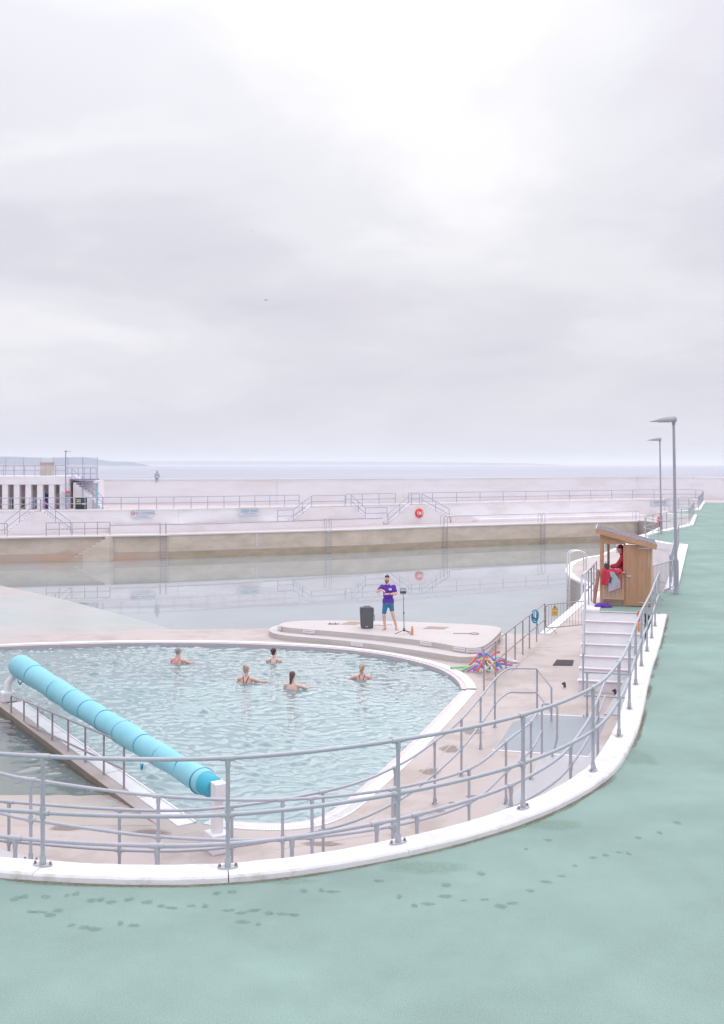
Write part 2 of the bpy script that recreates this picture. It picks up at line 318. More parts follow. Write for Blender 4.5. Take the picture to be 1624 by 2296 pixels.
# ------------------------------------------------------------------ mesh helpers
class MB:
    def __init__(s):
        s.v = []; s.f = []; s.sm = []; s.uv = None
    def add(s, vs, fs, smooth=False):
        o = len(s.v)
        s.v += [Vector(p) for p in vs]
        for f in fs:
            s.f.append(tuple(i + o for i in f)); s.sm.append(smooth)
        return s
    def box(s, c, size, rz=0.0, m=None):
        x, y, z = size[0] / 2, size[1] / 2, size[2] / 2
        rot = m if m is not None else Matrix.Rotation(rz, 3, 'Z')
        c = Vector(c)
        vs = [c + rot @ Vector((a * x, b * y, d * z)) for a in (-1, 1) for b in (-1, 1) for d in (-1, 1)]
        return s.add(vs, [(0, 1, 3, 2), (4, 6, 7, 5), (0, 4, 5, 1), (2, 3, 7, 6), (0, 2, 6, 4), (1, 5, 7, 3)])
    def bar(s, p0, p1, w, h, up=(0, 0, 1)):
        p0, p1 = Vector(p0), Vector(p1)
        d = (p1 - p0); L = d.length; d.normalize()
        x = d; upv = Vector(up)
        y = upv.cross(x)
        if y.length < 1e-4: y = Vector((0, 1, 0)).cross(x)
        y.normalize(); z = x.cross(y)
        m = Matrix((x, y, z)).transposed()
        return s.box((p0 + p1) / 2, (L, w, h), m=m)
    def tube(s, path, r, n=10, closed=False, cap=True):
        path = [Vector(p) for p in path]
        rs = r if isinstance(r, (list, tuple)) else [r] * len(path)
        N = len(path); rings = []
        t0 = None; nrm = None
        for i, p in enumerate(path):
            if closed: t = path[(i + 1) % N] - path[i - 1]
            elif i == 0: t = path[1] - p
            elif i == N - 1: t = p - path[i - 1]
            else: t = (path[i + 1] - p).normalized() + (p - path[i - 1]).normalized()
            if t.length < 1e-9: t = Vector((0, 0, 1))
            t.normalize()
            if nrm is None:
                a = Vector((0, 0, 1)) if abs(t.z) < 0.9 else Vector((1, 0, 0))
                nrm = t.cross(a).normalized()
            else:
                nrm = (nrm - t * nrm.dot(t))
                if nrm.length < 1e-6: nrm = t.orthogonal()
                nrm.normalize()
            b = t.cross(nrm)
            rings.append([p + (nrm * math.cos(2 * math.pi * k / n) + b * math.sin(2 * math.pi * k / n)) * rs[i] for k in range(n)])
        vs = [p for rg in rings for p in rg]; fs = []
        for i in range(N if closed else N - 1):
            j = (i + 1) % N
            for k in range(n):
                fs.append((i * n + k, i * n + (k + 1) % n, j * n + (k + 1) % n, j * n + k))
        s.add(vs, fs, True)
        if cap and not closed:
            s.add(rings[0], [tuple(range(n))[::-1]]); s.add(rings[-1], [tuple(range(n))])
        return s
    def lathe(s, prof, c=(0, 0, 0), n=16, axis=None):
        c = Vector(c)
        m = Matrix.Identity(3) if axis is None else Vector(axis).to_track_quat('Z', 'Y').to_matrix()
        vs = []
        for r, z in prof:
            for k in range(n):
                a = 2 * math.pi * k / n
                vs.append(c + m @ Vector((r * math.cos(a), r * math.sin(a), z)))
        fs = [(i * n + k, i * n + (k + 1) % n, (i + 1) * n + (k + 1) % n, (i + 1) * n + k) for i in range(len(prof) - 1) for k in range(n)]
        s.add(vs, fs, True)
        s.add(vs[:n], [tuple(range(n))[::-1]]); s.add(vs[-n:], [tuple(range(n))])
        return s
    def prism(s, poly, z0, z1, smooth=False):
        n = len(poly)
        a = sum(poly[i][0] * poly[(i + 1) % n][1] - poly[(i + 1) % n][0] * poly[i][1] for i in range(n))
        if a < 0: poly = poly[::-1]
        vs = [(p[0], p[1], z0) for p in poly] + [(p[0], p[1], z1) for p in poly]
        fs = [(i, (i + 1) % n, n + (i + 1) % n, n + i) for i in range(n)]
        s.add(vs, fs, smooth)
        s.add([(p[0], p[1], z1) for p in poly], [tuple(range(n))])
        s.add([(p[0], p[1], z0) for p in poly], [tuple(range(n))[::-1]])
        return s
    def ribbon(s, path, off0, off1, z0, z1, joint=None):
        """wall of rectangular section along a plan path; offsets to the left of travel. z may be callables of index"""
        A = offset(path, off0); B = offset(path, off1)
        n = len(path)
        f0 = z0 if callable(z0) else (lambda i: z0)
        f1 = z1 if callable(z1) else (lambda i: z1)
        vs = []
        for i in range(n):
            vs += [(A[i][0], A[i][1], f0(i)), (A[i][0], A[i][1], f1(i)), (B[i][0], B[i][1], f1(i)), (B[i][0], B[i][1], f0(i))]
        fs = []
        for i in range(n - 1):
            for k in range(4):
                fs.append((i * 4 + k, i * 4 + (k + 1) % 4, (i + 1) * 4 + (k + 1) % 4, (i + 1) * 4 + k))
        fs += [(0, 1, 2, 3), tuple((n - 1) * 4 + k for k in (3, 2, 1, 0))]
        return s.add(vs, fs)
    def mesh(s, name, m=None, xf=None):
        me = bpy.data.meshes.new(name)
        vs = [xf @ p for p in s.v] if xf is not None else s.v
        me.from_pydata([tuple(p) for p in vs], [], s.f)
        me.polygons.foreach_set('use_smooth', s.sm)
        me.update()
        bm = bmesh.new(); bm.from_mesh(me)
        bmesh.ops.recalc_face_normals(bm, faces=bm.faces); bm.to_mesh(me); bm.free()
        if m: me.materials.append(m)
        return me
    def build(s, name, m, parent=None, local=False, bevel=0.0):
        xf = None
        if parent is not None and not local: xf = wmat(parent).inverted()
        me = s.mesh(name, m, xf)
        o = bpy.data.objects.new(name, me); COL.objects.link(o)
        if parent is not None: o.parent = parent
        if bevel > 0:
            b = o.modifiers.new('bevel', 'BEVEL'); b.width = bevel; b.segments = 2; b.limit_method = 'ANGLE'
        return o
def wmat(o):
    m = o.matrix_basis.copy()
    while o.parent is not None:
        o = o.parent; m = o.matrix_basis @ m
    return m
def offset(path, d):
    out = []; n = len(path)
    P = [Vector((p[0], p[1])) for p in path]
    for i in range(n):
        t = Vector((0, 0))
        if i > 0: t += (P[i] - P[i - 1]).normalized()
        if i < n - 1: t += (P[i + 1] - P[i]).normalized()
        t.normalize()
        nn = Vector((-t.y, t.x))
        sc = 1.0
        if 0 < i < n - 1:
            t1 = (P[i] - P[i - 1]).normalized(); sc = 1.0 / max(0.5, abs(t1.dot(t)))
        q = P[i] + nn * d * sc
        out.append((q.x, q.y))
    return out
def spline(pts, per=8):
    """Catmull-Rom through the points"""
    P = [Vector(p) for p in pts]
    P = [P[0] * 2 - P[1]] + P + [P[-1] * 2 - P[-2]]
    out = []
    for i in range(1, len(P) - 2):
        for k in range(per):
            t = k / per
            a, b, c, d = P[i - 1], P[i], P[i + 1], P[i + 2]
            out.append(0.5 * ((2 * b) + (c - a) * t + (2 * a - 5 * b + 4 * c - d) * t * t + (3 * b - a - 3 * c + d) * t ** 3))
    out.append(P[-2])
    return out
def at_len(path, L):
    acc = 0
    for a, b in zip(path, path[1:]):
        d = (Vector(b) - Vector(a)).length
        if acc + d >= L: return Vector(a).lerp(Vector(b), (L - acc) / d)
        acc += d
    return Vector(path[-1])
def plen(path):
    return sum((Vector(b) - Vector(a)).length for a, b in zip(path, path[1:]))
def on_path(path, u):
    """where a plan path is crossed by the vertical plane of bearing u; returns point, unit tangent"""
    k = (u - 812.0) / F
    for a, b in zip(path, path[1:]):
        fa = a[0] - k * a[1]; fb = b[0] - k * b[1]
        if fa * fb <= 0 and abs(fa - fb) > 1e-9:
            t = fa / (fa - fb)
            p = Vector((a[0], a[1])).lerp(Vector((b[0], b[1])), t)
            return p, (Vector((b[0], b[1])) - Vector((a[0], a[1]))).normalized()
    raise ValueError('no crossing %s' % u)

def tag(o, label=None, cat=None, group=None, kind=None):
    if label: o['label'] = label
    if cat: o['category'] = cat
    if group: o['group'] = group
    if kind: o['kind'] = kind
    return o
def thing(name, label, cat, loc=(0, 0, 0), rz=0.0, group=None):
    o = bpy.data.objects.new(name, None); COL.objects.link(o)
    o.empty_display_size = 0.2
    o.location = loc; o.rotation_euler = (0, 0, rz)
    return tag(o, label, cat, group)
def one(name, label, cat, mb, m, loc, group=None, bevel=0.0, rz=0.0):
    """a thing that is one mesh, origin at its base"""
    xf = (Matrix.Translation(loc) @ Matrix.Rotation(rz, 4, 'Z'))
    o = bpy.data.objects.new(name, mb.mesh(name, m, xf.inverted())); COL.objects.link(o)
    o.location = loc; o.rotation_euler = (0, 0, rz)
    if bevel > 0:
        b = o.modifiers.new('bevel', 'BEVEL'); b.width = bevel; b.segments = 2; b.limit_method = 'ANGLE'
    return tag(o, label, cat, group)
def struct(name, mb, m, label=None, bevel=0.0):
    o = mb.build(name, m, None, bevel=bevel)
    o['kind'] = 'structure'
    if label: o['label'] = label
    return o
def inst(me, name, parent, loc=(0, 0, 0), rz=0.0, rot=None):
    o = bpy.data.objects.new(name, me); COL.objects.link(o)
    o.parent = parent; o.location = loc
    o.rotation_euler = rot if rot is not None else (0, 0, rz)
    return o
def sheet(name, outer, holes, z, skirt_to, m, label=None):
    """horizontal sheet with holes and vertical skirts"""
    bm = bmesh.new()
    edges = []; loops = []
    for lp in [outer] + holes:
        vs = [bm.verts.new((p[0], p[1], z)) for p in lp]
        loops.append(vs)
        for i in range(len(vs)): edges.append(bm.edges.new((vs[i], vs[(i + 1) % len(vs)])))
    bmesh.ops.triangle_fill(bm, use_beauty=True, use_dissolve=False, edges=edges)
    if skirt_to is not None:
        for lp in loops:
            lo = [bm.verts.new((v.co.x, v.co.y, skirt_to)) for v in lp]
            n = len(lp)
            for i in range(n):
                try: bm.faces.new((lp[i], lp[(i + 1) % n], lo[(i + 1) % n], lo[i]))
                except ValueError: pass
    bmesh.ops.recalc_face_normals(bm, faces=bm.faces)
    for f in bm.faces:
        if abs(f.normal.z) > 0.9 and f.normal.z < 0: f.normal_flip()
    me = bpy.data.meshes.new(name); bm.to_mesh(me); bm.free()
    me.materials.append(m)
    o = bpy.data.objects.new(name, me); COL.objects.link(o)
    o['kind'] = 'structure'
    if label: o['label'] = label
    return o
def text_mesh(txt, size, m, ext=0.004, align='CENTER'):
    cu = bpy.data.curves.new('txt', 'FONT'); cu.body = txt; cu.size = size; cu.extrude = ext
    cu.align_x = align; cu.align_y = 'CENTER'; cu.resolution_u = 2
    o = bpy.data.objects.new('txt', cu); COL.objects.link(o)
    dg = bpy.context.evaluated_depsgraph_get()
    me = bpy.data.meshes.new_from_object(o.evaluated_get(dg))
    bpy.data.objects.remove(o); me.materials.clear(); me.materials.append(m)
    return me
def blob(name, caps, m, parent, voxel=0.012, smooth=4):
    """one continuous skin over overlapping tapered limbs and ellipsoids (local coordinates of the parent)"""
    mb = MB()
    for c in caps:
        if c[0] == 'c':
            p0, r0, p1, r1 = Vector(c[1]), c[2], Vector(c[3]), c[4]
            ax = (p1 - p0); L = ax.length; ax.normalize()
            prof = []
            for k in range(6):
                a = -math.pi / 2 + k * math.pi / 12
                prof.append((max(1e-4, r0 * math.cos(a)), r0 * math.sin(a)))
            for k in range(7):
                a = k * math.pi / 12
                prof.append((max(1e-4, r1 * math.cos(a)), L + r1 * math.sin(a)))
            mb.lathe(prof, p0, 14, ax)
        else:
            ctr, rad = Vector(c[1]), c[2]
            rot = Matrix.Rotation(c[3], 3, c[4]) if len(c) > 3 else Matrix.Identity(3)
            vs = []; fs = []; n, k2 = 16, 10
            for i in range(k2 + 1):
                a = -math.pi / 2 + math.pi * i / k2
                rr = max(1e-3, math.cos(a))
                for k in range(n):
                    b = 2 * math.pi * k / n
                    vs.append(ctr + rot @ Vector((rad[0] * rr * math.cos(b), rad[1] * rr * math.sin(b), rad[2] * math.sin(a))))
            for i in range(k2):
                for k in range(n): fs.append((i * n + k, i * n + (k + 1) % n, (i + 1) * n + (k + 1) % n, (i + 1) * n + k))
            mb.add(vs, fs, True); mb.add(vs[:n], [tuple(range(n))[::-1]]); mb.add(vs[-n:], [tuple(range(n))])
    me = mb.mesh(name, None)
    o = bpy.data.objects.new(name, me); COL.objects.link(o)
    r = o.modifiers.new('r', 'REMESH'); r.mode = 'VOXEL'; r.voxel_size = voxel
    s = o.modifiers.new('s', 'SMOOTH'); s.iterations = smooth; s.factor = 0.5
    dg = bpy.context.evaluated_depsgraph_get()
    me2 = bpy.data.meshes.new_from_object(o.evaluated_get(dg))
    o.modifiers.clear(); o.data = me2; bpy.data.meshes.remove(me)
    me2.name = name
    me2.polygons.foreach_set('use_smooth', [True] * len(me2.polygons))
    me2.materials.clear(); me2.materials.append(m)
    o.parent = parent
    return o

# =================================================================== SETTING
V2 = lambda pts: [(p[0], p[1]) for p in pts]
# plan line of the front railing posts (left to right), pool side on the left of travel
KP = [(-8.0, 13.6), (-6.6, 12.05), (-5.0, 10.95), (-3.23, 10.42), (-1.35, 10.36), (0.387, 11.03), (1.9, 12.15), (3.06, 13.64),
      (3.84, 15.39), (4.44, 17.1), (5.05, 19.0), (5.63, 20.75), (6.2, 22.4), (6.78, 24.1), (7.37, 25.9), (8.07, 28.0)]
KS = [(p.x, p.y) for p in spline([(a, b, 0) for a, b in KP], 8)]
PSI = R(14)
AX = Vector((math.sin(PSI), math.cos(PSI), 0)); RX = Vector((math.cos(PSI), -math.sin(PSI), 0))
STL = Vector((6.3, 29.2, 0)); STR = STL + RX * 1.65
E2 = [(9.87, 33.4), (16.2, 52.3), (15.66, 52.7), (15.3, 55.4), (15.7, 58.5), (16.9, 60.8), (22.0, 69.5), (26.8, 83.5), (25.6, 84.4),
      (25.2, 87.0), (26.2, 89.0), (30.2, 93.0), (37.3, 113.0)]
kout = offset(KS, -0.20)
terr = kout + [(7.95, 28.06), (STR.x, STR.y), (STL.x, STL.y), (6.83, 31.0), (7.5, 33.4)] + E2 + \
       [(46, 110), (52, 95), (80, 60), (80, -40), (-60, -40), (-60, 20)]
ground = sheet('terrace', terr, [], 0.0, -0.05, M_GREEN, 'green coated terrace floor')

# far terrace, walkway and pool edges
CL = [(-60, 78), (-45, 82.5), (-30.5, 86.8), (-17, 90.4), (-8.6, 94.0), (0, 97.6), (8, 102.6), (17.7, 107), (24.8, 109.8), (30, 112)]
TF = [(-60, 85.5), (-48, 88), (-32, 91.5), (-17, 95.3), (-8, 100), (0, 105), (9, 110), (19, 115), (30, 120.3), (35, 122.3), (37.6, 123.4), (39.2, 122.2), (39.2, 118.8), (37.3, 113)]
SWP = [(-70, 103), (-28, 107.5), (-9, 108.8), (4.6, 114), (15.6, 121), (27, 127.5), (35, 131), (40.5, 126), (45.5, 112), (52, 95), (60, 70)]
sheet('far_terrace', TF + [(46, 110)] + [SWP[i] for i in (7, 6, 5, 4, 3, 2, 1, 0)], [], 0.0, -0.05, M_PINKDECK)
sheet('far_walkway', CL + [(31, 113.5)] + offset(TF, 0.15)[::-1][1:], [], COPE, -6.0, M_PINKDECK)

# small pool plan (outer edge of its white channel)
RIMD = [(-150, 1453), (0, 1445), (120, 1440.5), (300, 1436.5), (480, 1437), (620, 1441), (750, 1448.5), (850, 1459.5), (930, 1473.5),
        (1000, 1492), (1040, 1511), (1060, 1528), (1068.5, 1544)]
RIMF = [(1068.5, 1549), (1003, 1623), (935, 1695), (868, 1757), (826, 1796), (790, 1823), (755, 1841), (720, 1852), (670, 1860), (620, 1862.5), (560, 1861), (500, 1856), (455, 1848)]
back = [G(u, v, D) for u, v in RIMD]
front = [G(u, v, D) for u, v in RIMF]
RIM = [(p.x, p.y) for p in spline(back, 5)] + [(p.x, p.y) for p in spline(front[:5], 2)[:-1]] + [(p.x, p.y) for p in spline(front[4:], 5)]
DA = G(436, 1846, D); DB = G(45, 1574, D)                    # divider, pool side top edge
dv = (DB - DA).normalized(); dn = Vector((-dv.y, dv.x, 0))   # to the left of travel: towards the paddling side
if dn.x > 0: dn = -dn
HOLE = RIM + [(DA.x, DA.y), (DA.x - 0.55, DA.y - 0.1), (-14.6, 17.3)]
deck_outer = [(-45, 5), (60, 5), (60, 113), (31, 113), (30, 112), (31, 108), (29, 100), (24, 88), (19, 76), (15.8, 68.6), (14.7, 67.3), (13.1, 64.1),
              (12.3, 61.5), (11.8, 59.4), (11.45, 57.6), (11.34, 56.3), (11.22, 55.2), (11.26, 54.1), (11.3, 53), (11.47, 52.07), (9.8, 46), (6.42, 36.8), (5.4, 36.9), (4.4, 37.3),
              (0, 38.0), (-3.5, 38.1), (-8.3, 37.8), (-12.6, 36), (-17, 33.5), (-30, 25), (-45, 20)]
deck = sheet('pool_deck', deck_outer, [HOLE], D, -6.0, M_DECK, 'beige concrete deck round the small pool')

# deck joints: narrow sealed lines between the slabs
for a, b in (((1010, 1640), (1215, 1440)), ((1085, 1560), (1250, 1415)), ((830, 1840), (1015, 1668)), ((620, 1905), (850, 1870)), ((345, 1835), (250, 1800)), ((1075, 1454), (1240, 1452))):
    p, q = G(*a, D), G(*b, D)
    MB().bar(p + Vector((0, 0, 0.001)), q + Vector((0, 0, 0.001)), 0.02, 0.006).build('slab_joint', M_WET, deck)

# seabed-to-horizon water and hills
mb = MB(); mb.add([(-15000, -100, SEA), (15000, -100, SEA), (15000, 30000, SEA), (-15000, 30000, SEA)], [(0, 1, 2, 3)])
struct('sea', mb, M_SEA, 'grey sea reaching the horizon')
def hill(name, prof, y, depth, amp):
    mb = MB(); nseg = 90; rows = 7
    us = np.linspace(prof[0][0], prof[-1][0], nseg)
    hs = np.interp(us, [p[0] for p in prof], [HOR - p[1] for p in prof])
    vs = []
    for j in range(rows):
        s = j / (rows - 1); shape = math.sin(math.pi * (0.04 + 0.92 * s)) ** 0.8
        for i in range(nseg):
            yy = y + depth * (s - 0.5)
            hgt = (hs[i] / F * y + H - SEA) * shape
            hgt *= 1 + amp * mnoise.noise(Vector((us[i] * 0.02, j * 0.7, 3.0)))
            vs.append(((us[i] - 812) / F * yy, yy, SEA - 3 + max(0, hgt + 2)))
    fs = [(j * nseg + i, j * nseg + i + 1, (j + 1) * nseg + i + 1, (j + 1) * nseg + i) for j in range(rows - 1) for i in range(nseg - 1)]
    mb.add(vs, fs, True)
    return struct(name, mb, M_HILL)
hill('hills', [(-500, 1010), (-200, 1017), (0, 1022.5), (59, 1024.5), (115, 1026.5), (154, 1025), (190, 1024.5), (212, 1028), (243, 1033), (261, 1035.5), (279, 1034.5), (307, 1037.5), (330, 1043), (350, 1046)], 7000, 1600, 0.04)
hill('headland', [(-300, 1030), (300, 1034), (450, 1033.5), (600, 1034), (812, 1034.5), (1000, 1036), (1150, 1037.5), (1220, 1040), (1270, 1043), (1300, 1045)], 13000, 2200, 0.03)

# big pool water
sheetw = MB(); sheetw.add([(-75, 30, W), (45, 30, W), (45, 128, W), (-75, 128, W)], [(0, 1, 2, 3)])
struct('pool_water', sheetw, M_BIGWATER, 'still pale water of the big sea pool')
# sloping slab running down into the big pool on the left
mb = MB(); S = [(-44, 94, W - 0.6), (-25.2, 71.5, W - 0.02), (-18.5, 63.5, W), (-11, 54.2, W - 0.03), (-6.5, 48.5, W - 0.3)]
T = [(-60, 12, D - 0.1), (-36, 21, D - 0.06), (-22, 29, D - 0.08), (-11, 36.2, D - 0.35), (-4.0, 37.9, D - 0.6)]
n = len(S); vs = []
for k in range(7):
    t = k / 6
    for i in range(n):
        p = Vector(S[i]).lerp(Vector(T[i]), t); p.z += -0.10 * math.sin(math.pi * t); vs.append(p)
mb.add(vs, [(k * n + i, k * n + i + 1, (k + 1) * n + i + 1, (k + 1) * n + i) for k in range(6) for i in range(n - 1)], True)
struct('beach_slope', mb, M_SLAB, 'pale concrete slope running down into the big pool')

# paddling beach inside the small pool
mb = MB(); rows = [(17.3, D - 0.003), (18.4, D - 0.05), (19.3, SW - 0.005), (21.5, SW - 0.10), (26, SW - 0.5), (35, SW - 1.0)]
vs = []
for y, z in rows:
    xr = DA.x + (y - DA.y) / (DB.y - DA.y) * (DB.x - DA.x) - 0.2 if y > DA.y else DA.x - 0.1
    xr = max(xr, -9.1)
    vs += [(-15.5 + (xr + 15.5) * q / 3, y, z) for q in range(4)]
mb.add(vs, [(k * 4 + i, k * 4 + i + 1, k * 4 + 5 + i, k * 4 + 4 + i) for k in range(len(rows) - 1) for i in range(3)], True)
struct('paddling_floor', mb, M_WET, 'wet concrete floor shelving into the paddling water')
mb = MB(); mb.add([(-8.9, 16.5, -3.2), (5, 16.5, -3.2), (5, 36, -3.2), (-15.5, 36, -3.2), (-15.5, 26, -3.2)], [(0, 1, 2, 3, 4)])
struct('pool_floor', mb, M_FLOOR)

# choppy water of the small pool: real waves
def inside(px, py, poly):
    n = len(poly); c = np.zeros(px.shape, bool); j = n - 1
    for i in range(n):
        xi, yi = poly[i]; xj, yj = poly[j]
        cond = ((yi > py) != (yj > py))
        with np.errstate(divide='ignore', invalid='ignore'):
            c ^= cond & (px < (xj - xi) * (py - yi) / (yj - yi + 1e-12) + xi)
        j = i
    return c
st = 0.04
xs = np.arange(-14.8, 3.6, st); ys = np.arange(17.0, 35.9, st)
X, Y = np.meshgrid(xs, ys)
Z = np.zeros_like(X)
wr = np.random.default_rng(3)
wx = X + 0.25 * np.sin(0.9 * Y + 0.6 * X) + 0.12 * np.sin(2.3 * X - 1.7 * Y + 1)
wy = Y + 0.25 * np.sin(1.1 * X - 0.5 * Y + 2) + 0.12 * np.sin(2.0 * Y + 1.9 * X)
for k in range(64):
    lam = math.exp(wr.uniform(math.log(0.17), math.log(0.55)))
    th = wr.normal(1.5, 0.55); kk = 2 * math.pi / lam; ph = wr.uniform(0, 6.28)
    Z += 0.0053 * lam ** 1.0 * np.sin(kk * (wx * math.cos(th) + wy * math.sin(th)) + ph)
Z = Z + 22 * Z * Z                                        # sharper crests
cross = (DB.x - DA.x) * (Y - DA.y) - (DB.y - DA.y) * (X - DA.x)  # calmer on the paddling side
calm = np.where(cross > 0, 1.0, 1.0)
side = ((X - DA.x) * dn.x + (Y - DA.y) * dn.y)
calm = 0.42 + 0.58 / (1 + np.exp((side - 0.3) * 4)) * 1.0
calm *= np.clip((Y - 18.6) / 2.0, 0.25, 1.0) * np.where(side > 0, 1, 1)
calm = np.where(side > 0.2, calm, np.maximum(calm, 0.9))
Z = SW + Z * calm
nx, ny = len(xs), len(ys)
keep = inside(X, Y, RIM + [(DA.x, DA.y), (DA.x - 0.5, 17.0), (-14.8, 17.0)])
for _ in range(4):                                                 # grow a little under the rim
    kp = keep.copy(); kp[1:, :] |= keep[:-1, :]; kp[:-1, :] |= keep[1:, :]; kp[:, 1:] |= keep[:, :-1]; kp[:, :-1] |= keep[:, 1:]; keep = kp
idx = np.arange(nx * ny).reshape(ny, nx)
fm = keep[:-1, :-1] & keep[1:, :-1] & keep[:-1, 1:] & keep[1:, 1:]
quads = np.stack([idx[:-1, :-1][fm], idx[:-1, 1:][fm], idx[1:, 1:][fm], idx[1:, :-1][fm]], 1)
fc = side[:-1, :-1][fm] > 0.28
allquads = quads
def water_obj(name, quads, m, label):
    used = np.unique(quads); remap = -np.ones(nx * ny, int); remap[used] = np.arange(len(used))
    vco = np.stack([X.ravel()[used], Y.ravel()[used], Z.ravel()[used]], 1)
    me = bpy.data.meshes.new(name)
    me.from_pydata(vco.tolist(), [], remap[quads].tolist()); me.polygons.foreach_set('use_smooth', [True] * len(me.polygons)); me.materials.append(m)
    o = bpy.data.objects.new(name, me); COL.objects.link(o); tag(o, label, kind='structure')
water_obj('paddling_water', allquads[fc], M_PADDLE, 'shallow clear water beside the divider')
quads = allquads[~fc]
used = np.unique(quads); remap = -np.ones(nx * ny, int); remap[used] = np.arange(len(used))
vco = np.stack([X.ravel()[used], Y.ravel()[used], Z.ravel()[used]], 1)
me = bpy.data.meshes.new('small_pool_water')
me.from_pydata(vco.tolist(), [], remap[quads].tolist()); me.polygons.foreach_set('use_smooth', [True] * len(me.polygons)); me.materials.append(M_SMALLWATER)
o = bpy.data.objects.new('small_pool_water', me); COL.objects.link(o); tag(o, 'rippled teal water of the small pool', kind='structure')
def water_z(x, y):
    return float(Z[min(ny - 1, max(0, int((y - 17.0) / st))), min(nx - 1, max(0, int((x + 14.8) / st)))])

# rim of the small pool: white channel and pink side
rim_t = thing('overflow_channel', 'white drain channel round the edge of the small pool', 'channel', (RIM[30][0], RIM[30][1], D))
inn = 1.0
def chan(path, w, side_sign, parent, name='channel_section', z=D):
    A = path; B = offset(path, w * side_sign)
    mb = MB(); n = len(path)
    vs = []
    for i in range(n):
        vs += [(A[i][0], A[i][1], z - 0.05), (A[i][0], A[i][1], z + 0.012), (B[i][0], B[i][1], z + 0.012), (B[i][0], B[i][1], z - 0.05)]
    mb.add(vs, [(i * 4 + k, i * 4 + (k + 1) % 4, (i + 1) * 4 + (k + 1) % 4, (i + 1) * 4 + k) for i in range(n - 1) for k in range(4)] + [(0, 1, 2, 3), tuple((n - 1) * 4 + k for k in (3, 2, 1, 0))])
    return mb.build(name, M_CHANNEL, parent)
# travel: back edge left->right then front edge right->left; pool lies on the right of travel
nb = 5 * (len(back) - 1) + 1
bk, fr = RIM[:nb], RIM[nb:]
step = 8
for lst in (bk, fr):
    for i in range(0, len(lst) - 1, step):
        seg = lst[i:i + step + 1]
        if len(seg) < 2: continue
        chan(seg, 0.26, -1, rim_t)
# grate slots: fine cross bars over the near curve, too small to pick apart
mb = MB(); L = plen(fr); s = L * 0.72
while s < L:
    p = at_len(fr, s); q = at_len(fr, min(L, s + 0.02)); t = (Vector(q) - Vector(p))
    if t.length > 1e-6:
        t.normalize(); nn = Vector((t.y, -t.x))
        a = Vector((p[0], p[1], D + 0.0135)) + Vector((nn.x, nn.y, 0)) * 0.03; b = a + Vector((nn.x, nn.y, 0)) * 0.17
        mb.bar(a, b, 0.012, 0.006)
    s += 0.05
g = mb.build('grate_slots', M_LAMP, rim_t); g['kind'] = 'stuff'
inner = offset(bk, -0.262)
mb = MB(); mb.ribbon(bk, -0.40, -0.258, -3.2, D - 0.012); mb.build('pool_side', M_TILE, rim_t)
mb = MB(); mb.ribbon(fr, -0.40, -0.258, -3.2, D - 0.012); mb.build('pool_side', M_TILE, rim_t)

# divider wall with its channel
dt = thing('divider_wall', 'low concrete divider with white channel between paddling water and small pool', 'wall', (DB.x, DB.y, D))
def quadprism(p, q, o0, o1, z0, z1):
    return MB().prism([(p.x + dn.x * o0, p.y + dn.y * o0), (q.x + dn.x * o0, q.y + dn.y * o0), (q.x + dn.x * o1, q.y + dn.y * o1), (p.x + dn.x * o1, p.y + dn.y * o1)], z0, z1)
DBx = DB + dv * 0.55
quadprism(DA - dv * 0.3, DBx, 0.0, 0.56, -3.2, D - 0.006).build('wall_body', M_BROWN, dt)
quadprism(DA - dv * 0.4, DBx, 0.305, 0.555, D - 0.03, D + 0.002).build('wall_top', M_DECK, dt)
for k in range(6):
    p = DA.lerp(DB, k / 6) ; q = DA.lerp(DB, (k + 1) / 6 - 0.003)
    quadprism(p, q, -0.03, 0.30, D - 0.04, D + 0.012).build('channel_section', M_CHANNEL, dt)
    quadprism(p, q, -0.035, 0.0, D - 0.03, D + 0.03).build('channel_lip', M_PLATE, dt)

# ------------------------------------------------------------------ kerbs and retaining walls
def rough(o, amp, sc, seed=0):
    for v in o.data.vertices:
        w = o.matrix_basis @ v.co
        nv = mnoise.noise_vector(Vector((w.x * sc, w.y * sc, w.z * sc + seed)))
        v.co += Vector(nv) * amp
kt = thing('front_kerb', 'broad white painted kerb curving under the front guard rail', 'kerb', (0.4, 11.0, 0))
npt = len(KS); per = 8
KSd = [(p.x, p.y) for p in spline([(a, b, 0) for a, b in KS], 3)]
i = 0
while i < len(KSd) - 1:
    seg = KSd[i:i + 25]
    if len(seg) < 3: break
    A = offset(seg, 0.13); 
    # stepped profile: inner edge, top, chipped outer face
    prof = [(0.13, -0.30), (0.13, KT - 0.015), (0.115, KT), (-0.195, KT), (-0.215, KT - 0.02), (-0.225, -0.04)]
    offs = [offset(seg, a) for a, _ in prof]
    mb = MB(); vs = []
    for j in range(len(seg)):
        for k, (a, z) in enumerate(prof): vs.append((offs[k][j][0], offs[k][j][1], z))
    m_ = len(prof)
    fs = [(j * m_ + k, j * m_ + k + 1, (j + 1) * m_ + k + 1, (j + 1) * m_ + k) for j in range(len(seg) - 1) for k in range(m_ - 1)]
    mb.add(vs, fs)
    mb.add(vs[:m_], [tuple(range(m_))]); mb.add(vs[-m_:], [tuple(range(m_))])
    so = mb.build('kerb_section', M_KERB, kt); rough(so, 0.007, 5.0, i)
    i += 24
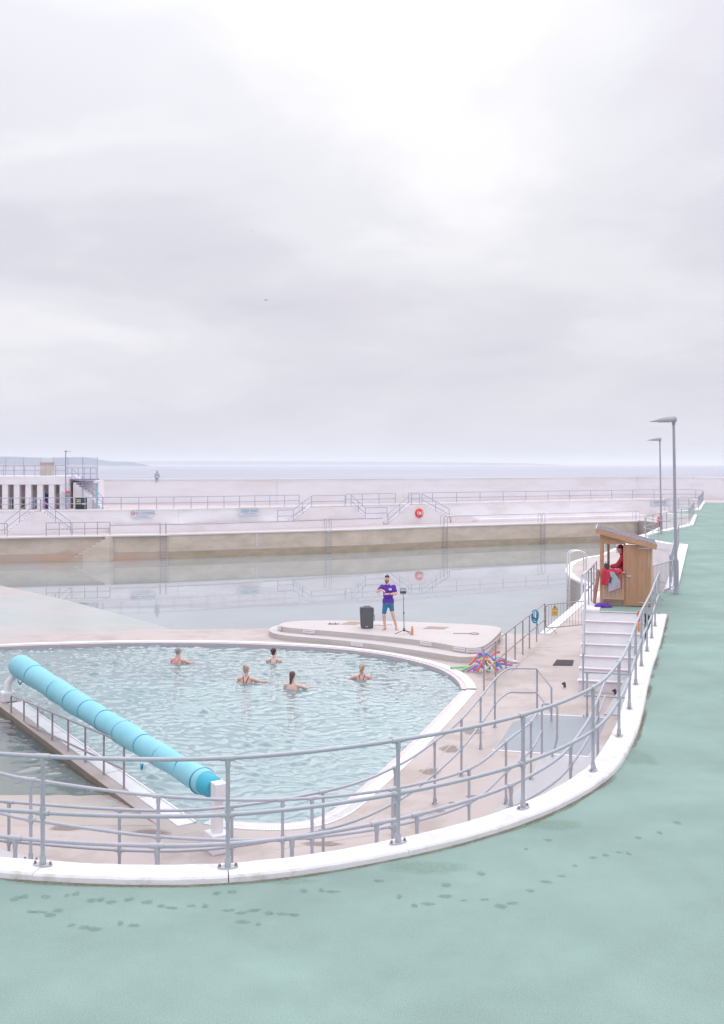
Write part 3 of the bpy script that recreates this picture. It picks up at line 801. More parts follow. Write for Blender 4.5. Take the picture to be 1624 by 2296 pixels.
# brown grime in the angle between kerb and floor
M_SOFTGRIME = soft_mat('kerb_grime', (0.27, 0.235, 0.17), 0.38)
M_SOFTALGAE = soft_mat('green_algae', (0.22, 0.33, 0.23), 0.16)
path = offset(KSd, -0.235)
for j in range(0, len(KSd) - 1, 5):
    p = path[j]; nv_ = mnoise.noise(Vector((p[0] * 0.9, p[1] * 0.9, 9)))
    if nv_ > -0.1:
        q = path[min(len(path) - 1, j + 1)]; rot = math.atan2(q[1] - p[1], q[0] - p[0])
        soft_patch('grime', Vector((p[0], p[1], 0)), 0.25 + 0.4 * random.random(), 0.035 + 0.05 * random.random(), 0.0022 + 0.00002 * j, M_SOFTGRIME, kt, j * 1.7, rot)
for k, (u, v, rx, ry) in enumerate(((120, 1975, 0.5, 0.16), (960, 1945, 0.5, 0.2), (640, 1975, 0.4, 0.1), (1240, 1850, 0.4, 0.2), (1430, 1700, 0.3, 0.5))):
    soft_patch('algae', G(u, v, 0), rx, ry, 0.0018 + 0.00005 * k, M_SOFTALGAE, ground, 40 + k * 2.1)
rw = MB().ribbon(KS, -0.12, 0.10, D - 0.3, -0.06)
one('retaining_wall', 'white retaining wall dropping from the front kerb to the ramp', 'wall', rw, M_WHITE, (0.4, 11.0, D))

k2 = thing('terrace_kerb', 'white kerb along the terrace bays by the lamp posts', 'kerb', (9.87, 33.4, 0))
bays = [E2[0:2], E2[1:6], E2[5:7], E2[6:8], E2[7:12], E2[11:13]]
for seg in bays:
    MB().ribbon(seg, -0.34, 0.06, -0.25, 0.09).build('kerb_section', M_WHITE, k2)
mb = MB().ribbon(E2, -0.2, 0.02, D - 0.3, -0.06)
one('bay_wall', 'white retaining wall under the terrace bays behind the hut', 'wall', mb, M_FARWHITE, (9.87, 33.4, D))
# platform sides under the hut
mb = MB().ribbon([(STL.x, STL.y), (6.83, 31.0), (7.5, 33.4), (9.87, 33.5)], -0.25, 0.05, D - 0.2, -0.055)
one('platform_wall', 'pale wall under the hut platform', 'wall', mb, M_WHITE, (6.8, 31, D))
# white edge strip along the platform side
mb = MB().ribbon([(STL.x, STL.y), (6.83, 31.0), (7.5, 33.4)], -0.42, 0.08, -0.06, 0.02)
one('platform_edge', 'white painted edge along the hut platform', 'edge', mb, M_WHITE, (6.6, 30, -0.06))

# ramp inside the front kerb
R2P = [(-9.0, 16.2), (-6.5, 14.75), (-5.0, 14.2), (-4.5, 14.06), (-2.75, 13.9), (-1.09, 14.25), (0.45, 15.2), (1.72, 16.6), (2.57, 18.4), (3.26, 19.85), (3.72, 21.3)]
R2S = [(p.x, p.y) for p in spline([(a, b, 0) for a, b in R2P], 4)]
def ramp_z(x):
    return max(D + 0.004, min(-1.10, -1.24 - (x + 4.9) * 0.098))
mb = MB(); L2 = plen(R2S); Lk = plen(KS); vs = []; N = 60
for i in range(N):
    p = at_len(R2S, L2 * i / (N - 1)); q = at_len(offset(KS, 0.05), Lk * 0.80 * i / (N - 1) + 0.3)
    z = ramp_z(p[0])
    vs += [(p[0] , p[1] + 0.12, D - 0.05), (p[0], p[1] + 0.12, z), (q[0], q[1], z)]
mb.add(vs, [(i * 3 + k, i * 3 + k + 1, i * 3 + k + 4, i * 3 + k + 3) for i in range(N - 1) for k in range(2)])
struct('ramp', mb, M_RAMP, 'grey concrete ramp between the front kerb and the inner rail')

# blue grey landing painted on the deck
pts = [G(u, v, D) for u, v in ((1110, 1681), (1190, 1687), (1318, 1697), (1340, 1660), (1362, 1611), (1300, 1607), (1206, 1602), (1150, 1620), (1128, 1655))]
mb = MB(); mb.prism([(p.x, p.y) for p in pts], D - 0.02, D + 0.005)
o = struct('landing', mb, M_BLUEGREY, 'blue grey painted landing on the deck')
for a, b in (((1104, 1682), (1322, 1697.5)), ((1200, 1601), (1366, 1610))):
    MB().bar(G(*a, D) + Vector((0, 0, 0.004)), G(*b, D) + Vector((0, 0, 0.004)), 0.06, 0.012).build('edge_line', M_PLATE, o)
# wet film patches on the deck
def patch(name, u, v, ru, rv, z, m, seed, label=None):
    c = G(u, v, z); pts = []
    for k in range(26):
        a = 2 * math.pi * k / 26
        s = 1 + 0.45 * mnoise.noise(Vector((math.cos(a) * 1.3, math.sin(a) * 1.3, seed)))
        pts.append(G(u + ru * math.cos(a) * s, v + rv * math.sin(a) * s, z))
    mb = MB(); mb.add([(p.x, p.y, z) for p in pts], [tuple(range(26))])
    bpy.data
    return soft_patch(name, c, ru / F * c.y, rv / (v - HOR) * c.y, z, M_SOFTWET, deck, seed, n=22)
M_SOFTWET = soft_mat('wet_film_soft', (0.30, 0.235, 0.205), 0.7, 0.4)
M_PUD = mat('wet_film', (0.36, 0.295, 0.265), 0.4, 0.08, 2.0, stain=(0.42, 0.35, 0.325), stain_scale=1.4, stain_th=0.55, stain_amt=0.8)
for k, (u, v, ru, rv) in enumerate(((1010, 1680, 26, 9), (965, 1730, 30, 8), (1060, 1640, 30, 7), (990, 1820, 14, 4), (1062, 1786, 18, 4), (1015, 1800, 12, 3), (330, 1868, 60, 8), (150, 1856, 50, 7), (720, 1892, 50, 6))):
    patch('wet_patch', u, v, ru, rv, D + 0.002 + 0.0004 * k, M_PUD, k * 3.1)
M_BLUEPUD = mat('blue_puddle', (0.36, 0.52, 0.60), 0.2, 0.05, 2.0)

# ------------------------------------------------------------------ podium beside the small pool
PT = -1.58; PS = -1.755
top_d = [(625, 1400), (640, 1394.5), (687, 1391), (800, 1391.5), (900, 1393.5), (1000, 1397), (1080, 1401), (1115, 1405), (1128, 1410.5), (1108, 1432), (1088, 1448), (1072, 1452.5), (1052, 1453), (1025, 1449.5),
         (974, 1440), (905, 1431), (840, 1424), (764, 1417), (690, 1411), (645, 1407.5), (628, 1404)]
step_d = [(602, 1413.5), (606, 1407), (626, 1400.5), (660, 1398), (1000, 1405), (1112, 1414), (1122, 1424), (1105, 1449), (1092, 1463), (1074, 1471), (1045, 1473.5), (1020, 1472), (974, 1464), (905, 1453.5), (840, 1444), (764, 1435.5), (687, 1429), (640, 1425), (612, 1420)]
pod = thing('podium', 'pale concrete two-step podium between the pools', 'podium', G(860, 1425, D))
tp = [(p.x, p.y) for p in (G(u, v, PT) for u, v in top_d)]
sp = [(p.x, p.y) for p in (G(u, v, PS) for u, v in step_d)]
def closed_smooth(poly, it=2):
    for _ in range(it):
        out = []
        for i in range(len(poly)):
            a, b = Vector(poly[i]), Vector(poly[(i + 1) % len(poly)])
            out += [tuple(a.lerp(b, 0.25)), tuple(a.lerp(b, 0.75))]
        poly = out
    return poly
tps, sps = closed_smooth(tp), closed_smooth(sp)
MB().prism(sps, D - 0.05, PS).build('lower_step', M_PODIUM, pod, bevel=0.03)
MB().prism(tps, PS - 0.05, PT).build('top_slab', M_PODIUM, pod, bevel=0.03)
M_PALERED = mat('faded_red_print', (0.72, 0.42, 0.44), 0.6, 0.05, 30); M_PALEBLUE = mat('faded_blue_print', (0.42, 0.47, 0.60), 0.6, 0.2, 60)
def plate(u, v, z, w, h, poly, label_lines):
    """small enamel notice fixed on a riser"""
    c = G(u, v, z)
    best = min(range(len(poly)), key=lambda i: ((Vector(poly[i]) + Vector(poly[(i + 1) % len(poly)])) / 2 - Vector((c.x, c.y))).length)
    a, b = Vector(poly[best]), Vector(poly[(best + 1) % len(poly)])
    t = (b - a).normalized()
    if t.x < 0: t = -t
    ang = math.atan2(t.y, t.x)
    mid = a.lerp(b, 0.5)
    out = Vector((t.y, -t.x))
    c = Vector((mid.x + out.x * 0.015, mid.y + out.y * 0.015, z))
    pl = MB().box(c, (w, 0.02, h), ang).build('notice_plate', M_PLATE, pod)
    o2 = Vector((out.x, out.y, 0)) * 0.012
    MB().box(c + o2 + Vector((0, 0, -h * 0.33)), (w * 0.96, 0.004, h * 0.12), ang).build('red_line', M_PALERED, pl)
    MB().box(c + o2 + Vector((0, 0, h * 0.14)), (w * 0.84, 0.004, h * 0.18), ang).build('text_line', M_PALEBLUE, pl)
for (u, v, z, poly) in ((634, 1408, PT - 0.085, tps), (692, 1415, PT - 0.085, tps), (1027, 1456, PT - 0.085, tps), (960, 1445, PT - 0.085, tps), (1062, 1460, PT - 0.085, tps), (815, 1443, PS - 0.085, sps)):
    plate(u, v, z, 0.46, 0.125, poly, None)
def flat_rect(pts, z0, z1):
    return MB().prism([(p.x, p.y) for p in pts], z0, z1)
for q in (((762, 1400.5), (797, 1401.5), (818, 1395), (785, 1393.5)), ((948, 1410), (994, 1411.5), (1008, 1406.5), (962, 1404.5))):
    flat_rect([G(u, v, PT) for u, v in q], PT - 0.02, PT + 0.006).build('hatch_cover', M_HATCH, pod)

# ------------------------------------------------------------------ stairs up to the hut
st_t = thing('concrete_stairs', 'white concrete stairs with dark nosings rising to the hut', 'stairs', (5.9, 27.4, D), 0)
NR = 7; rise = -D / NR; tread = 0.29
for k in range(1, NR):
    z = -rise * k
    f0 = STL - AX * (tread * k); b0 = STL - AX * (tread * (k - 1))
    wd = 1.65 if k < 4 else (1.45 - 0.16 * (k - 4))
    xl = -0.02 * k
    P = [f0 + RX * xl, f0 + RX * wd, b0 + RX * wd + AX * 0.02, b0 + RX * xl + AX * 0.02]
    s_ = MB().prism([(p.x, p.y) for p in P], D - 0.1, z).build('step', M_WHITE, st_t, bevel=0.012)
    MB().bar(f0 + RX * (xl + 0.02) + Vector((0, 0, z - 0.006)) - AX * 0.006, f0 + RX * (wd - 0.02) + Vector((0, 0, z - 0.006)) - AX * 0.006, 0.05, 0.03).build('nosing', M_NOSING, s_)
MB().bar(STL + Vector((0, 0, -0.02)) - AX * 0.006, STR + Vector((0, 0, -0.02)) - AX * 0.006, 0.05, 0.03).build('nosing', M_PLATE, st_t)
MB().prism([(p.x, p.y) for p in (STL - AX * 0.001, STR - AX * 0.001, STR + AX * 0.3, STL + AX * 0.3)], D, -0.055).build('top_riser', M_WHITE, st_t)
# pale bank between the lower steps and the kerb wall
mb = MB()
a0 = G(1372, 1483, -1.0); 
Bk = [(STL - AX * 1.05 + RX * 1.52, -1.0), (STL - AX * 1.0 + RX * 2.35, -1.0), (Vector((6.95, 24.6, 0)), D + 0.02), (Vector((5.85, 24.9, 0)), D + 0.02), (STL - AX * 1.95 + RX * 0.95, D + 0.02)]
mb.add([(p.x, p.y, z) for p, z in Bk] + [(p.x, p.y, D - 0.1) for p, z in Bk],
       [(0, 1, 2, 3), (0, 3, 4), (0, 4, 9, 5), (4, 3, 8, 9), (3, 2, 7, 8), (2, 1, 6, 7), (1, 0, 5, 6)])
struct('bank', mb, M_RAMP, 'pale sloping bank beside the lower steps')

# ------------------------------------------------------------------ far side: walls
tw = thing('terrace_wall', 'long whitewashed terrace wall with stairs above the far walkway', 'wall', (0, 105, COPE))
brk = [0, 2, 3, 4, 5, 6, 7, 8, 10, 13]
for a, b in zip(brk, brk[1:]):
    MB().ribbon(TF[a:b + 1], -0.06, 0.25, COPE - 0.2, -0.054).build('wall_section', M_FARWHITE, tw)
for a, b in zip(brk, brk[1:]):
    MB().ribbon(TF[a:b + 1], -0.12, 0.22, -0.053, 0.05).build('coping', M_WHITE, tw)
# seating tier along the foot of the wall
tier = thing('seating_tier', 'low whitewashed seating tier along the foot of the terrace wall', 'wall', (0, 104, COPE))
TFl = spline([(a, b, 0) for a, b in TF[1:10]], 5)
def sub(path, u0, u1):
    a, _ = on_path(path, u0); b, _ = on_path(path, u1)
    mid = [(p[0], p[1]) for p in path if a.x + 0.3 < p[0] < b.x - 0.3]
    return [(a.x, a.y)] + mid + [(b.x, b.y)]
TFp = [(p.x, p.y) for p in TFl]
for u0, u1 in ((246, 845), (1000, 1420)):
    MB().ribbon(sub(TFp, u0, u1), -1.15, -0.062, COPE - 0.1, -1.32).build('tier_block', M_FARWHITE, tier)
    MB().ribbon(sub(TFp, u0, u1), -1.18, -1.06, -1.33, -1.29).build('tier_nosing', M_PINKPIPE, tier)
MB().ribbon(sub(TFp, 1050, 1425), -2.2, -1.152, COPE - 0.1, -1.68).build('tier_block', M_FARWHITE, tier)

pw = thing('pool_wall', 'stained beige concrete wall of the big pool rising from the water', 'wall', (0, 97.6, W))
for a, b in ((0, 2), (2, 3), (3, 4), (4, 5), (5, 6), (6, 7), (7, 8), (8, 9)):
    seg = CL[a:b + 1]
    MB().ribbon(seg, -0.05, 0.2, -6.0, COPE - 0.09).build('wall_panel', M_RUST if a < 2 else M_POOLWALL, pw)
    MB().ribbon(seg, -0.10, -0.052, W - 1.5, W + 0.62).build('ledge', M_ALGAE if a > 2 else M_RUST, pw)
    MB().ribbon(seg, -0.105, -0.05, W + 0.62, W + 0.66).build('ledge_line', M_PINKDECK, pw)
    MB().ribbon(seg, -0.14, 0.24, COPE - 0.088, COPE + 0.03).build('coping', M_PLATE, pw)
MB().ribbon(CL[0:4], -0.4, 0.24, COPE - 0.086, COPE + 0.034).build('coping', M_PLATE, pw)
# right hand corner wall coping
rc = [(31, 108), (29, 100), (24, 88), (19, 76), (15.8, 68.6), (14.7, 67.3), (13.1, 64.1), (12.3, 61.5), (11.8, 59.4), (11.45, 57.6), (11.34, 56.3), (11.22, 55.2), (11.26, 54.1), (11.3, 53), (11.47, 52.07), (9.8, 46), (6.42, 36.8)]
one('pool_edge', 'white edged coping curving round the promontory by the hut', 'pool edge', MB().ribbon(rc, -0.06, 0.3, D - 0.08, D + 0.03), M_PLATE, (11.3, 55, D))

sw = thing('sea_wall', 'high pale sea wall behind the far terrace', 'wall', (4.6, 114, 0))
for i in range(len(SWP) - 1):
    MB().ribbon(SWP[i:i + 2], -0.1, 0.5, -5.2, 2.52).build('wall_section', M_SEAWALL, sw)
    mm = M_PLATE if i < 3 else M_SEAWALL
    MB().ribbon(SWP[i:i + 2], -0.16, 0.56, 2.52, 2.62 if i < 6 else 2.66).build('coping', mm, sw)

# =================================================================== RAILINGS
def post_mesh(h, r, flange, m=M_GALV, n=10):
    mb = MB().tube([(0, 0, 0), (0, 0, h)], r, n)
    return mb.mesh('post', m)
def clamp_mesh(r, n=10):
    """tee fitting: short sleeve on the rail with a socket below"""
    mb = MB().tube([(-0.075, 0, 0), (0.075, 0, 0)], r * 1.32, n)
    mb.tube([(0, 0, -0.10), (0, 0, 0)], r * 1.28, n)
    return mb.mesh('clamp', M_FITTING)
def cross_mesh(r, n=10):
    mb = MB().tube([(-0.07, 0, 0), (0.07, 0, 0)], r * 1.32, n)
    mb.tube([(0, 0, -0.06), (0, 0, 0.06)], r * 1.34, n)
    return mb.mesh('clamp', M_FITTING)
def flange_mesh(r):
    mb = MB()
    prof = [(r * 1.45, 0.0), (r * 1.45, 0.1)]
    mb.lathe(prof, (0, 0, 0), 12)
    pts = []
    for k in range(24):
        a = 2 * math.pi * k / 24
        pts.append((0.105 * math.cos(a), 0.055 * math.sin(a)))
    mb.prism(pts, 0.0, 0.012)
    return mb.mesh('base_flange', M_FITTING)
def bolt_mesh():
    return MB().lathe([(0.016, 0.0), (0.016, 0.018), (0.009, 0.03)], (0, 0, 0), 6).mesh('bolt', M_BOLT)
R0 = 0.0225
ME_CLAMP, ME_CROSS, ME_FLANGE, ME_BOLT = clamp_mesh(R0), cross_mesh(R0), flange_mesh(R0), bolt_mesh()
POSTS = {}
def railing(name, label, base, posts, height, mids, r=R0, m=M_GALV, detail=2, group=None, drop=0.0, cat='railing', per=6, n=10, ends=None):
    """base: list of (x,y,z) foot line (smoothed); posts: list of (x,y,z); rails follow the foot line"""
    t = thing(name, label, cat, posts[0], 0, group)
    path = spline(base, per) if per > 1 else [Vector(p) for p in base]
    for hh, nm in [(height, 'top_rail')] + [(q, 'mid_rail') for q in mids]:
        MB().tube([p + Vector((0, 0, hh)) for p in path], r, n).build(nm, m, t)
    for p in posts:
        p = Vector(p)
        j = min(range(len(path)), key=lambda i: (path[i] - p).length)
        a, b = path[max(0, j - 1)], path[min(len(path) - 1, j + 1)]
        ang = math.atan2((b - a).y, (b - a).x)
        key = (round(height + drop, 3), r, m.name)
        if key not in POSTS: POSTS[key] = post_mesh(height + drop, r, True, m, n)
        po = inst(POSTS[key], 'post', t, p - Vector(posts[0]) - Vector((0, 0, drop)), ang)
        if detail >= 1:
            inst(ME_CLAMP, 'clamp', po, (0, 0, height + drop))
            for q in mids: inst(ME_CROSS, 'clamp', po, (0, 0, q + drop))
        if detail >= 2:
            inst(ME_FLANGE, 'base_flange', po, (0, 0, 0.0))
            for s in (-1, 1): inst(ME_BOLT, 'bolt', po, (s * 0.082, 0, 0.011))
    return t

railing('guard_rail', 'grey two-bar pipe guard rail standing on the broad front kerb', [(a, b, KT) for a, b in KP], [(a, b, KT) for a, b in KP[1:]], 1.1, [0.53], per=8)
# low handrail on the inner side of the front kerb
LK = offset(KP, 0.55)
low = [(x, y, ramp_z(x) ) for x, y in LK[:11]]
lowb = []
for x, y in LK[1:11]: lowb.append((x, y, 0.10))
t = thing('hand_rail', 'low grey ramp handrail close inside the front kerb', 'railing', (lowb[0][0], lowb[0][1], -1.1))
MB().tube(spline(lowb, 6), R0, 10).build('top_rail', M_GALV, t)
MB().tube([p - Vector((0, 0, 0.285)) for p in spline(lowb, 6)], R0 * 0.9, 10).build('mid_rail', M_GALV, t)
Ls = spline(lowb, 6)
for u in (34, 352, 655, 845, 935, 1146, 1280, 1341, 1369):
    try: p, tg = on_path([(q.x, q.y) for q in Ls], u)
    except ValueError: continue
    zb = ramp_z(p.x)
    po = MB().tube([(p.x, p.y, zb - 0.04), (p.x, p.y, 0.10)], R0, 10).build('post', M_GALV, t)
    ang = math.atan2(tg.y, tg.x)
    for zz, me_ in ((0.10, ME_CLAMP), (-0.185, ME_CROSS)):
        c = bpy.data.objects.new('clamp', me_); COL.objects.link(c); c.parent = po
        c.matrix_basis = wmat(po).inverted() @ Matrix.Translation((p.x, p.y, zz)) @ Matrix.Rotation(ang, 4, 'Z')

b2 = [(x, y, ramp_z(x)) for x, y in R2P]
p2 = []
for u in (69, 355, 634, 700, 881, 1052, 1135, 1191):
    try: p, _ = on_path(R2S, u)
    except ValueError: continue
    p2.append((p.x, p.y, ramp_z(p.x)))
t2 = railing('guard_rail', 'grey pipe rail along the outer edge of the ramp', b2, p2, 1.1, [0.55])
# looped end of the ramp rail
e = Vector((3.72, 21.3, D)); e2 = Vector((4.05, 21.35, D))
lp = MB().tube([e + Vector((0, 0, 1.1)), e + Vector((0.12, 0.05, 1.1)), e2 + Vector((0, 0, 1.02)), e2 + Vector((0, 0, 0.9)), e2 + Vector((-0.01, 0, 0.35)), e2 + Vector((-0.06, 0, 0.15)), e2 + Vector((-0.12, -0.02, 0.0))], R0, 10)
lp.build('end_loop', M_GALV, t2)
MB().tube([e + Vector((0, 0, 1.12)), e + Vector((0, 0, 0.0))], R0, 10).build('post', M_GALV, t2)

R3P = [(-9.5, 17.0), (-7.3, 15.8), (-5.3, 15.15), (-2.6, 14.75), (-0.58, 15.6), (0.5, 16.8), (1.29, 18.4), (1.95, 20.1), (2.6, 22.2), (3.14, 24.0), (3.5, 24.9)]
R3S = [(p.x, p.y) for p in spline([(a, b, 0) for a, b in R3P], 5)]
p3 = []
for u in (20, 268, 520, 725, 886, 975, 1035, 1078, 1110, 1138):
    try: p, _ = on_path(R3S, u)
    except ValueError: continue
    p3.append((p.x, p.y, D))
t3 = railing('guard_rail', 'grey pipe rail round the small pool deck, ending in a square loop', [(a, b, D) for a, b in R3P], p3, 1.1, [0.52])
e = Vector((3.5, 24.9, D))
for q, nm in ((1.1, 'end_loop'), (0.52, 'end_loop')):
    f = e + Vector((0.75, 0.1, 0)); g = e + Vector((0.98, -0.55, 0))
    z3 = Vector((0, 0, q))
    MB().tube([e + z3, e + z3 + Vector((0.12, 0.06, 0.02)), f + z3 + Vector((-0.05, 0, 0)), f + z3, g + Vector((0, 0, q - 0.32)), g + Vector((0, 0, max(0.0, q - 0.62)))], R0, 10).build(nm, M_GALV, t3)
for q in (e + Vector((0.75, 0.1, 0)), e + Vector((0.98, -0.55, 0))):
    MB().tube([q, q + Vector((0, 0, 1.09 if q.x < 4.4 else 0.8))], R0, 10).build('post', M_GALV, t3)

# short cross rail at the foot of the stairs
c0 = G(1317, 1608, D); c1 = Vector((6.62, 24.35, D))
railing('cross_rail', 'short two-bar pipe rail across the foot of the stairs', [c0, c0.lerp(c1, 0.5), c1], [c0], 1.08, [0.52], per=2)

# stair handrails
def stair_rail(name, label, off):
    a = STL + RX * off + AX * 0.1; b = STL - AX * (tread * 6.4) + RX * off; b.z = D
    t = thing(name, label, 'railing', b)
    up = Vector((0, 0, 1.02)); md = Vector((0, 0, 0.5))
    end = a + AX * 1.7 + RX * 0.12; end2 = a + AX * 4.1 + RX * 0.22
    for s, nm in ((up, 'top_rail'), (md, 'mid_rail')):
        MB().tube([b + s, a + s, a + AX * 0.12 + s, end + s, end2 + s], R0, 10).build(nm, M_GALV, t)
    for q in (0.0, 0.5, 1.0):
        p = b.lerp(a, q)
        zf = D if q == 0 else (0 if q == 1 else -rise * 4)
        MB().tube([(p.x, p.y, zf), (p.x, p.y, p.z + 1.02)], R0, 10).build('post', M_GALV, t)
    for p in (a + AX * 0.95 + RX * 0.06, end, a + AX * 2.8 + RX * 0.17, end2):
        MB().tube([(p.x, p.y, 0), (p.x, p.y, 1.02)], R0, 10).build('post', M_GALV, t)
    return t
stair_rail('stair_rail', 'grey handrail up the open side of the stairs and past the hut', 0.03)

# pinkish handrail between podium and walkway
HR = [G(1085.5, 1548.5, D), G(1222, 1421.5, D)]
hp = [HR[0].lerp(HR[1], s) for s in (0, 0.15, 0.30, 0.44, 0.57, 0.69, 0.83, 1.0)]
railing('hand_rail', 'straight weathered handrail between podium and walkway', [HR[0], HR[0].lerp(HR[1], 0.5), HR[1]], hp, 1.09, [0.52], m=M_PINKPIPE, detail=0, per=2)

# paddling rail beside the divider
ra = Vector((-4.45, 19.25, 0)); rb_ = Vector((-8.55, 25.1, 0))
t = thing('paddling_rail', 'weathered handrail leading down beside the divider into paddling water', 'railing', (ra.x, ra.y, SW))
za, zb = -1.08, -1.50
tops = []
for k in range(8):
    s = k / 7.0
    p = ra.lerp(rb_, s); z = za + (zb - za) * s; fz = SW - 0.02 - 0.5 * s
    if k < 7: MB().tube([(p.x, p.y, fz), (p.x, p.y, z)], 0.021, 8).build('post', M_PINKPIPE, t)
    tops.append(Vector((p.x, p.y, z)))
d_ = (rb_ - ra).normalized()
MB().tube([Vector((ra.x, ra.y, za - 0.06)), Vector((ra.x, ra.y, za - 0.015)) + d_ * 0.02, Vector((ra.x, ra.y, za)) + d_ * 0.08] + tops[1:-1] + [tops[-1] - d_ * 0.06, tops[-1] + Vector((0, 0, -0.05)), tops[-1] + Vector((0, 0, -0.5))], 0.022, 8).build('top_rail', M_PINKPIPE, t)
MB().tube([p - Vector((0, 0, 0.5)) for p in tops], 0.02, 8).build('mid_rail', M_PINKPIPE, t)

# bay railings along the lamp post terrace
def seg_rail(pts, label, nposts, m=M_GALV, detail=1, grp=None, name='guard_rail', r=0.022, h=1.1, mids=(0.55,), z=0.09):
    base = [Vector((a, b, z)) for a, b in pts]
    L = plen(base)
    posts = [at_len(base, L * k / (nposts - 1)) for k in range(nposts)]
    return railing(name, label, base, posts, h, list(mids), r=r, m=m, detail=detail, group=grp, per=1, n=8)
i2 = offset(E2, -0.12)
seg_rail([i2[0], (16.0, 52.0)], 'grey guard rail running from the tall lamp post base along the terrace edge', 11)
bay2 = spline([(16.05, 52.6, 0), (15.8, 54.0, 0), (15.55, 56.0, 0), (15.95, 58.2, 0), (17.1, 60.4, 0), (19.3, 64.6, 0), (21.9, 69.0, 0)], 5)
seg_rail([(p.x, p.y) for p in bay2], 'grey guard rail bowing out round the terrace bay with the far lamp post', 10)
seg_rail([(22.1, 69.6), (26.7, 82.8)], 'grey guard rail along the terrace edge beyond the bowed bay', 8, detail=0)
bay3 = spline([(26.6, 83.6, 0), (25.9, 84.8, 0), (25.6, 87, 0), (26.6, 88.9, 0), (30.3, 92.8, 0)], 4)
seg_rail([(p.x, p.y) for p in bay3], 'small guard rail round the second terrace bay', 7, detail=0)
seg_rail([(30.5, 93.5), (37.2, 112.4)], 'guard rail along the farthest straight of the terrace edge', 11, detail=0)

# =================================================================== FAR SIDE RAILINGS, STAIRS, SIGNS
FR = 0.032
TFi = [(p.x, p.y) for p in spline([(a, b, 0) for a, b in TF[0:10]], 5)]
def far_rail(u0, u1, label, n, zf=0.05, off=0.1, path=None, h=1.1, mids=(0.55,), m=M_FARPIPE):
    pth = sub(path or TFi, u0, u1)
    base = offset(pth, off)
    seg_rail(base, label, n, m=m, detail=0, h=h, mids=mids, r=FR, z=zf)
far_rail(-60, 672, 'long violet grey rail on the far terrace from the colonnade to the first gap', 20)
far_rail(777, 888, 'short violet grey rail on the terrace between the two stair heads', 4)
TFe = [(p.x, p.y) for p in spline([(a, b, 0) for a, b in TF[3:]], 5)]
a_, _ = on_path(TFe, 917)
pth = [(a_.x, a_.y)] + [p for p in TFe if p[0] > a_.x + 0.4 or p[1] < 121 and p[0] > 30]
seg_rail(offset(pth, 0.1), 'long violet grey rail sweeping round the far end of the terrace', 17, m=M_FARPIPE, detail=0, r=FR, z=0.05)

def wall_stair(name, label, u_lo, z_lo, u_hi, z_hi, width=1.1, n=None, railm=M_FARPIPE, flat_lo=0.0, flat_hi=0.0, landing=None):
    """straight stair hugging the terrace wall from (u_lo, z_lo) up to (u_hi, z_hi)"""
    a, ta = on_path(TFi if u_lo < 1300 else TFe, u_lo); b, tb = on_path(TFi, u_hi)
    n = n or max(3, int(round((z_hi - z_lo) / 0.185)))
    t = thing(name, label, 'stairs', (a.x, a.y - 0.6, z_lo))
    d = (b - a); L = d.length; d.normalize(); nn = Vector((d.y, -d.x))
    if nn.y > 0: nn = -nn
    for k in range(n):
        z = z_lo + (z_hi - z_lo) * (k + 1) / n
        p = a + d * (L * k / n); q = a + d * (L * (k + 1) / n + 0.02)
        P = [p + nn * 0.063, q + nn * 0.063, q + nn * width, p + nn * width]
        s_ = MB().prism([(v.x, v.y) for v in P], min(z_lo, COPE) - 0.05, z - 0.003 * k).build('step', M_FARWHITE, t)
        pn = p + nn * (width + 0.005)
        MB().bar((pn.x, pn.y, z - 0.03), (pn.x + d.x * 0.32 * (L / n) * 2.4, pn.y + d.y * 0.32 * (L / n) * 2.4, z - 0.03), 0.012, 0.035).build('nosing', M_PINKPIPE, s_)
    lo = a + nn * (width - 0.08); hi = b + nn * (width - 0.08)
    L3 = Vector((lo.x, lo.y, z_lo)); H3 = Vector((hi.x, hi.y, z_hi))
    d3 = Vector((d.x, d.y, 0))
    for hh, nm in ((1.08, 'hand_rail'), (0.5, 'mid_rail')):
        up = Vector((0, 0, hh))
        path = [L3 - d3 * flat_lo + up, L3 + up, H3 + up, H3 + d3 * flat_hi + up]
        path = [p for i, p in enumerate(path) if i == 0 or (p - path[i - 1]).length > 0.05]
        MB().tube(path, FR, 8).build(nm, railm, t)
    ps = [L3, L3.lerp(H3, 0.5), H3]
    if flat_hi > 0.5: ps += [H3 + d3 * flat_hi]
    if flat_lo > 0.5: ps += [L3 - d3 * flat_lo]
    for p in ps:
        MB().tube([p, p + Vector((0, 0, 1.08))], FR, 8).build('post', railm, t)
    if landing is not None:
        c, _ = on_path(TFi, landing)
        P = [b + nn * 0.063, c + nn * 0.063, c + nn * width, b + nn * width]
        MB().prism([(v.x, v.y) for v in P], COPE - 0.05, -0.056).build('landing', M_FARWHITE, t)
        MB().prism([((v - (b + c) / 2) * 1.0 + (b + c) / 2)[:] for v in P], -0.055, 0.0).build('landing_top', M_PINKDECK, t)
    return t
wall_stair('wall_stairs', 'white stairs rising from the left to the colonnade landing', 14, COPE, 80, 0, 1.3, flat_hi=0.55, landing=93)
wall_stair('wall_stairs', 'white stairs falling from the colonnade landing towards the railed walkway', 160, COPE, 93, 0, 1.3)
wall_stair('wall_stairs', 'white stairs climbing from the tier beside the deep end sign', 648, -1.32, 689, 0, 1.0, flat_lo=1.7, flat_hi=3.8, landing=777)
wall_stair('wall_stairs', 'white stairs dropping from the terrace just past the station sign', 809, -1.32, 777, 0, 1.0, flat_lo=2.6)
wall_stair('wall_stairs', 'white stairs rising from the walkway to the gap beside the red lifebuoy case', 858, COPE, 910, 0, 1.2, flat_hi=1.0, landing=934)
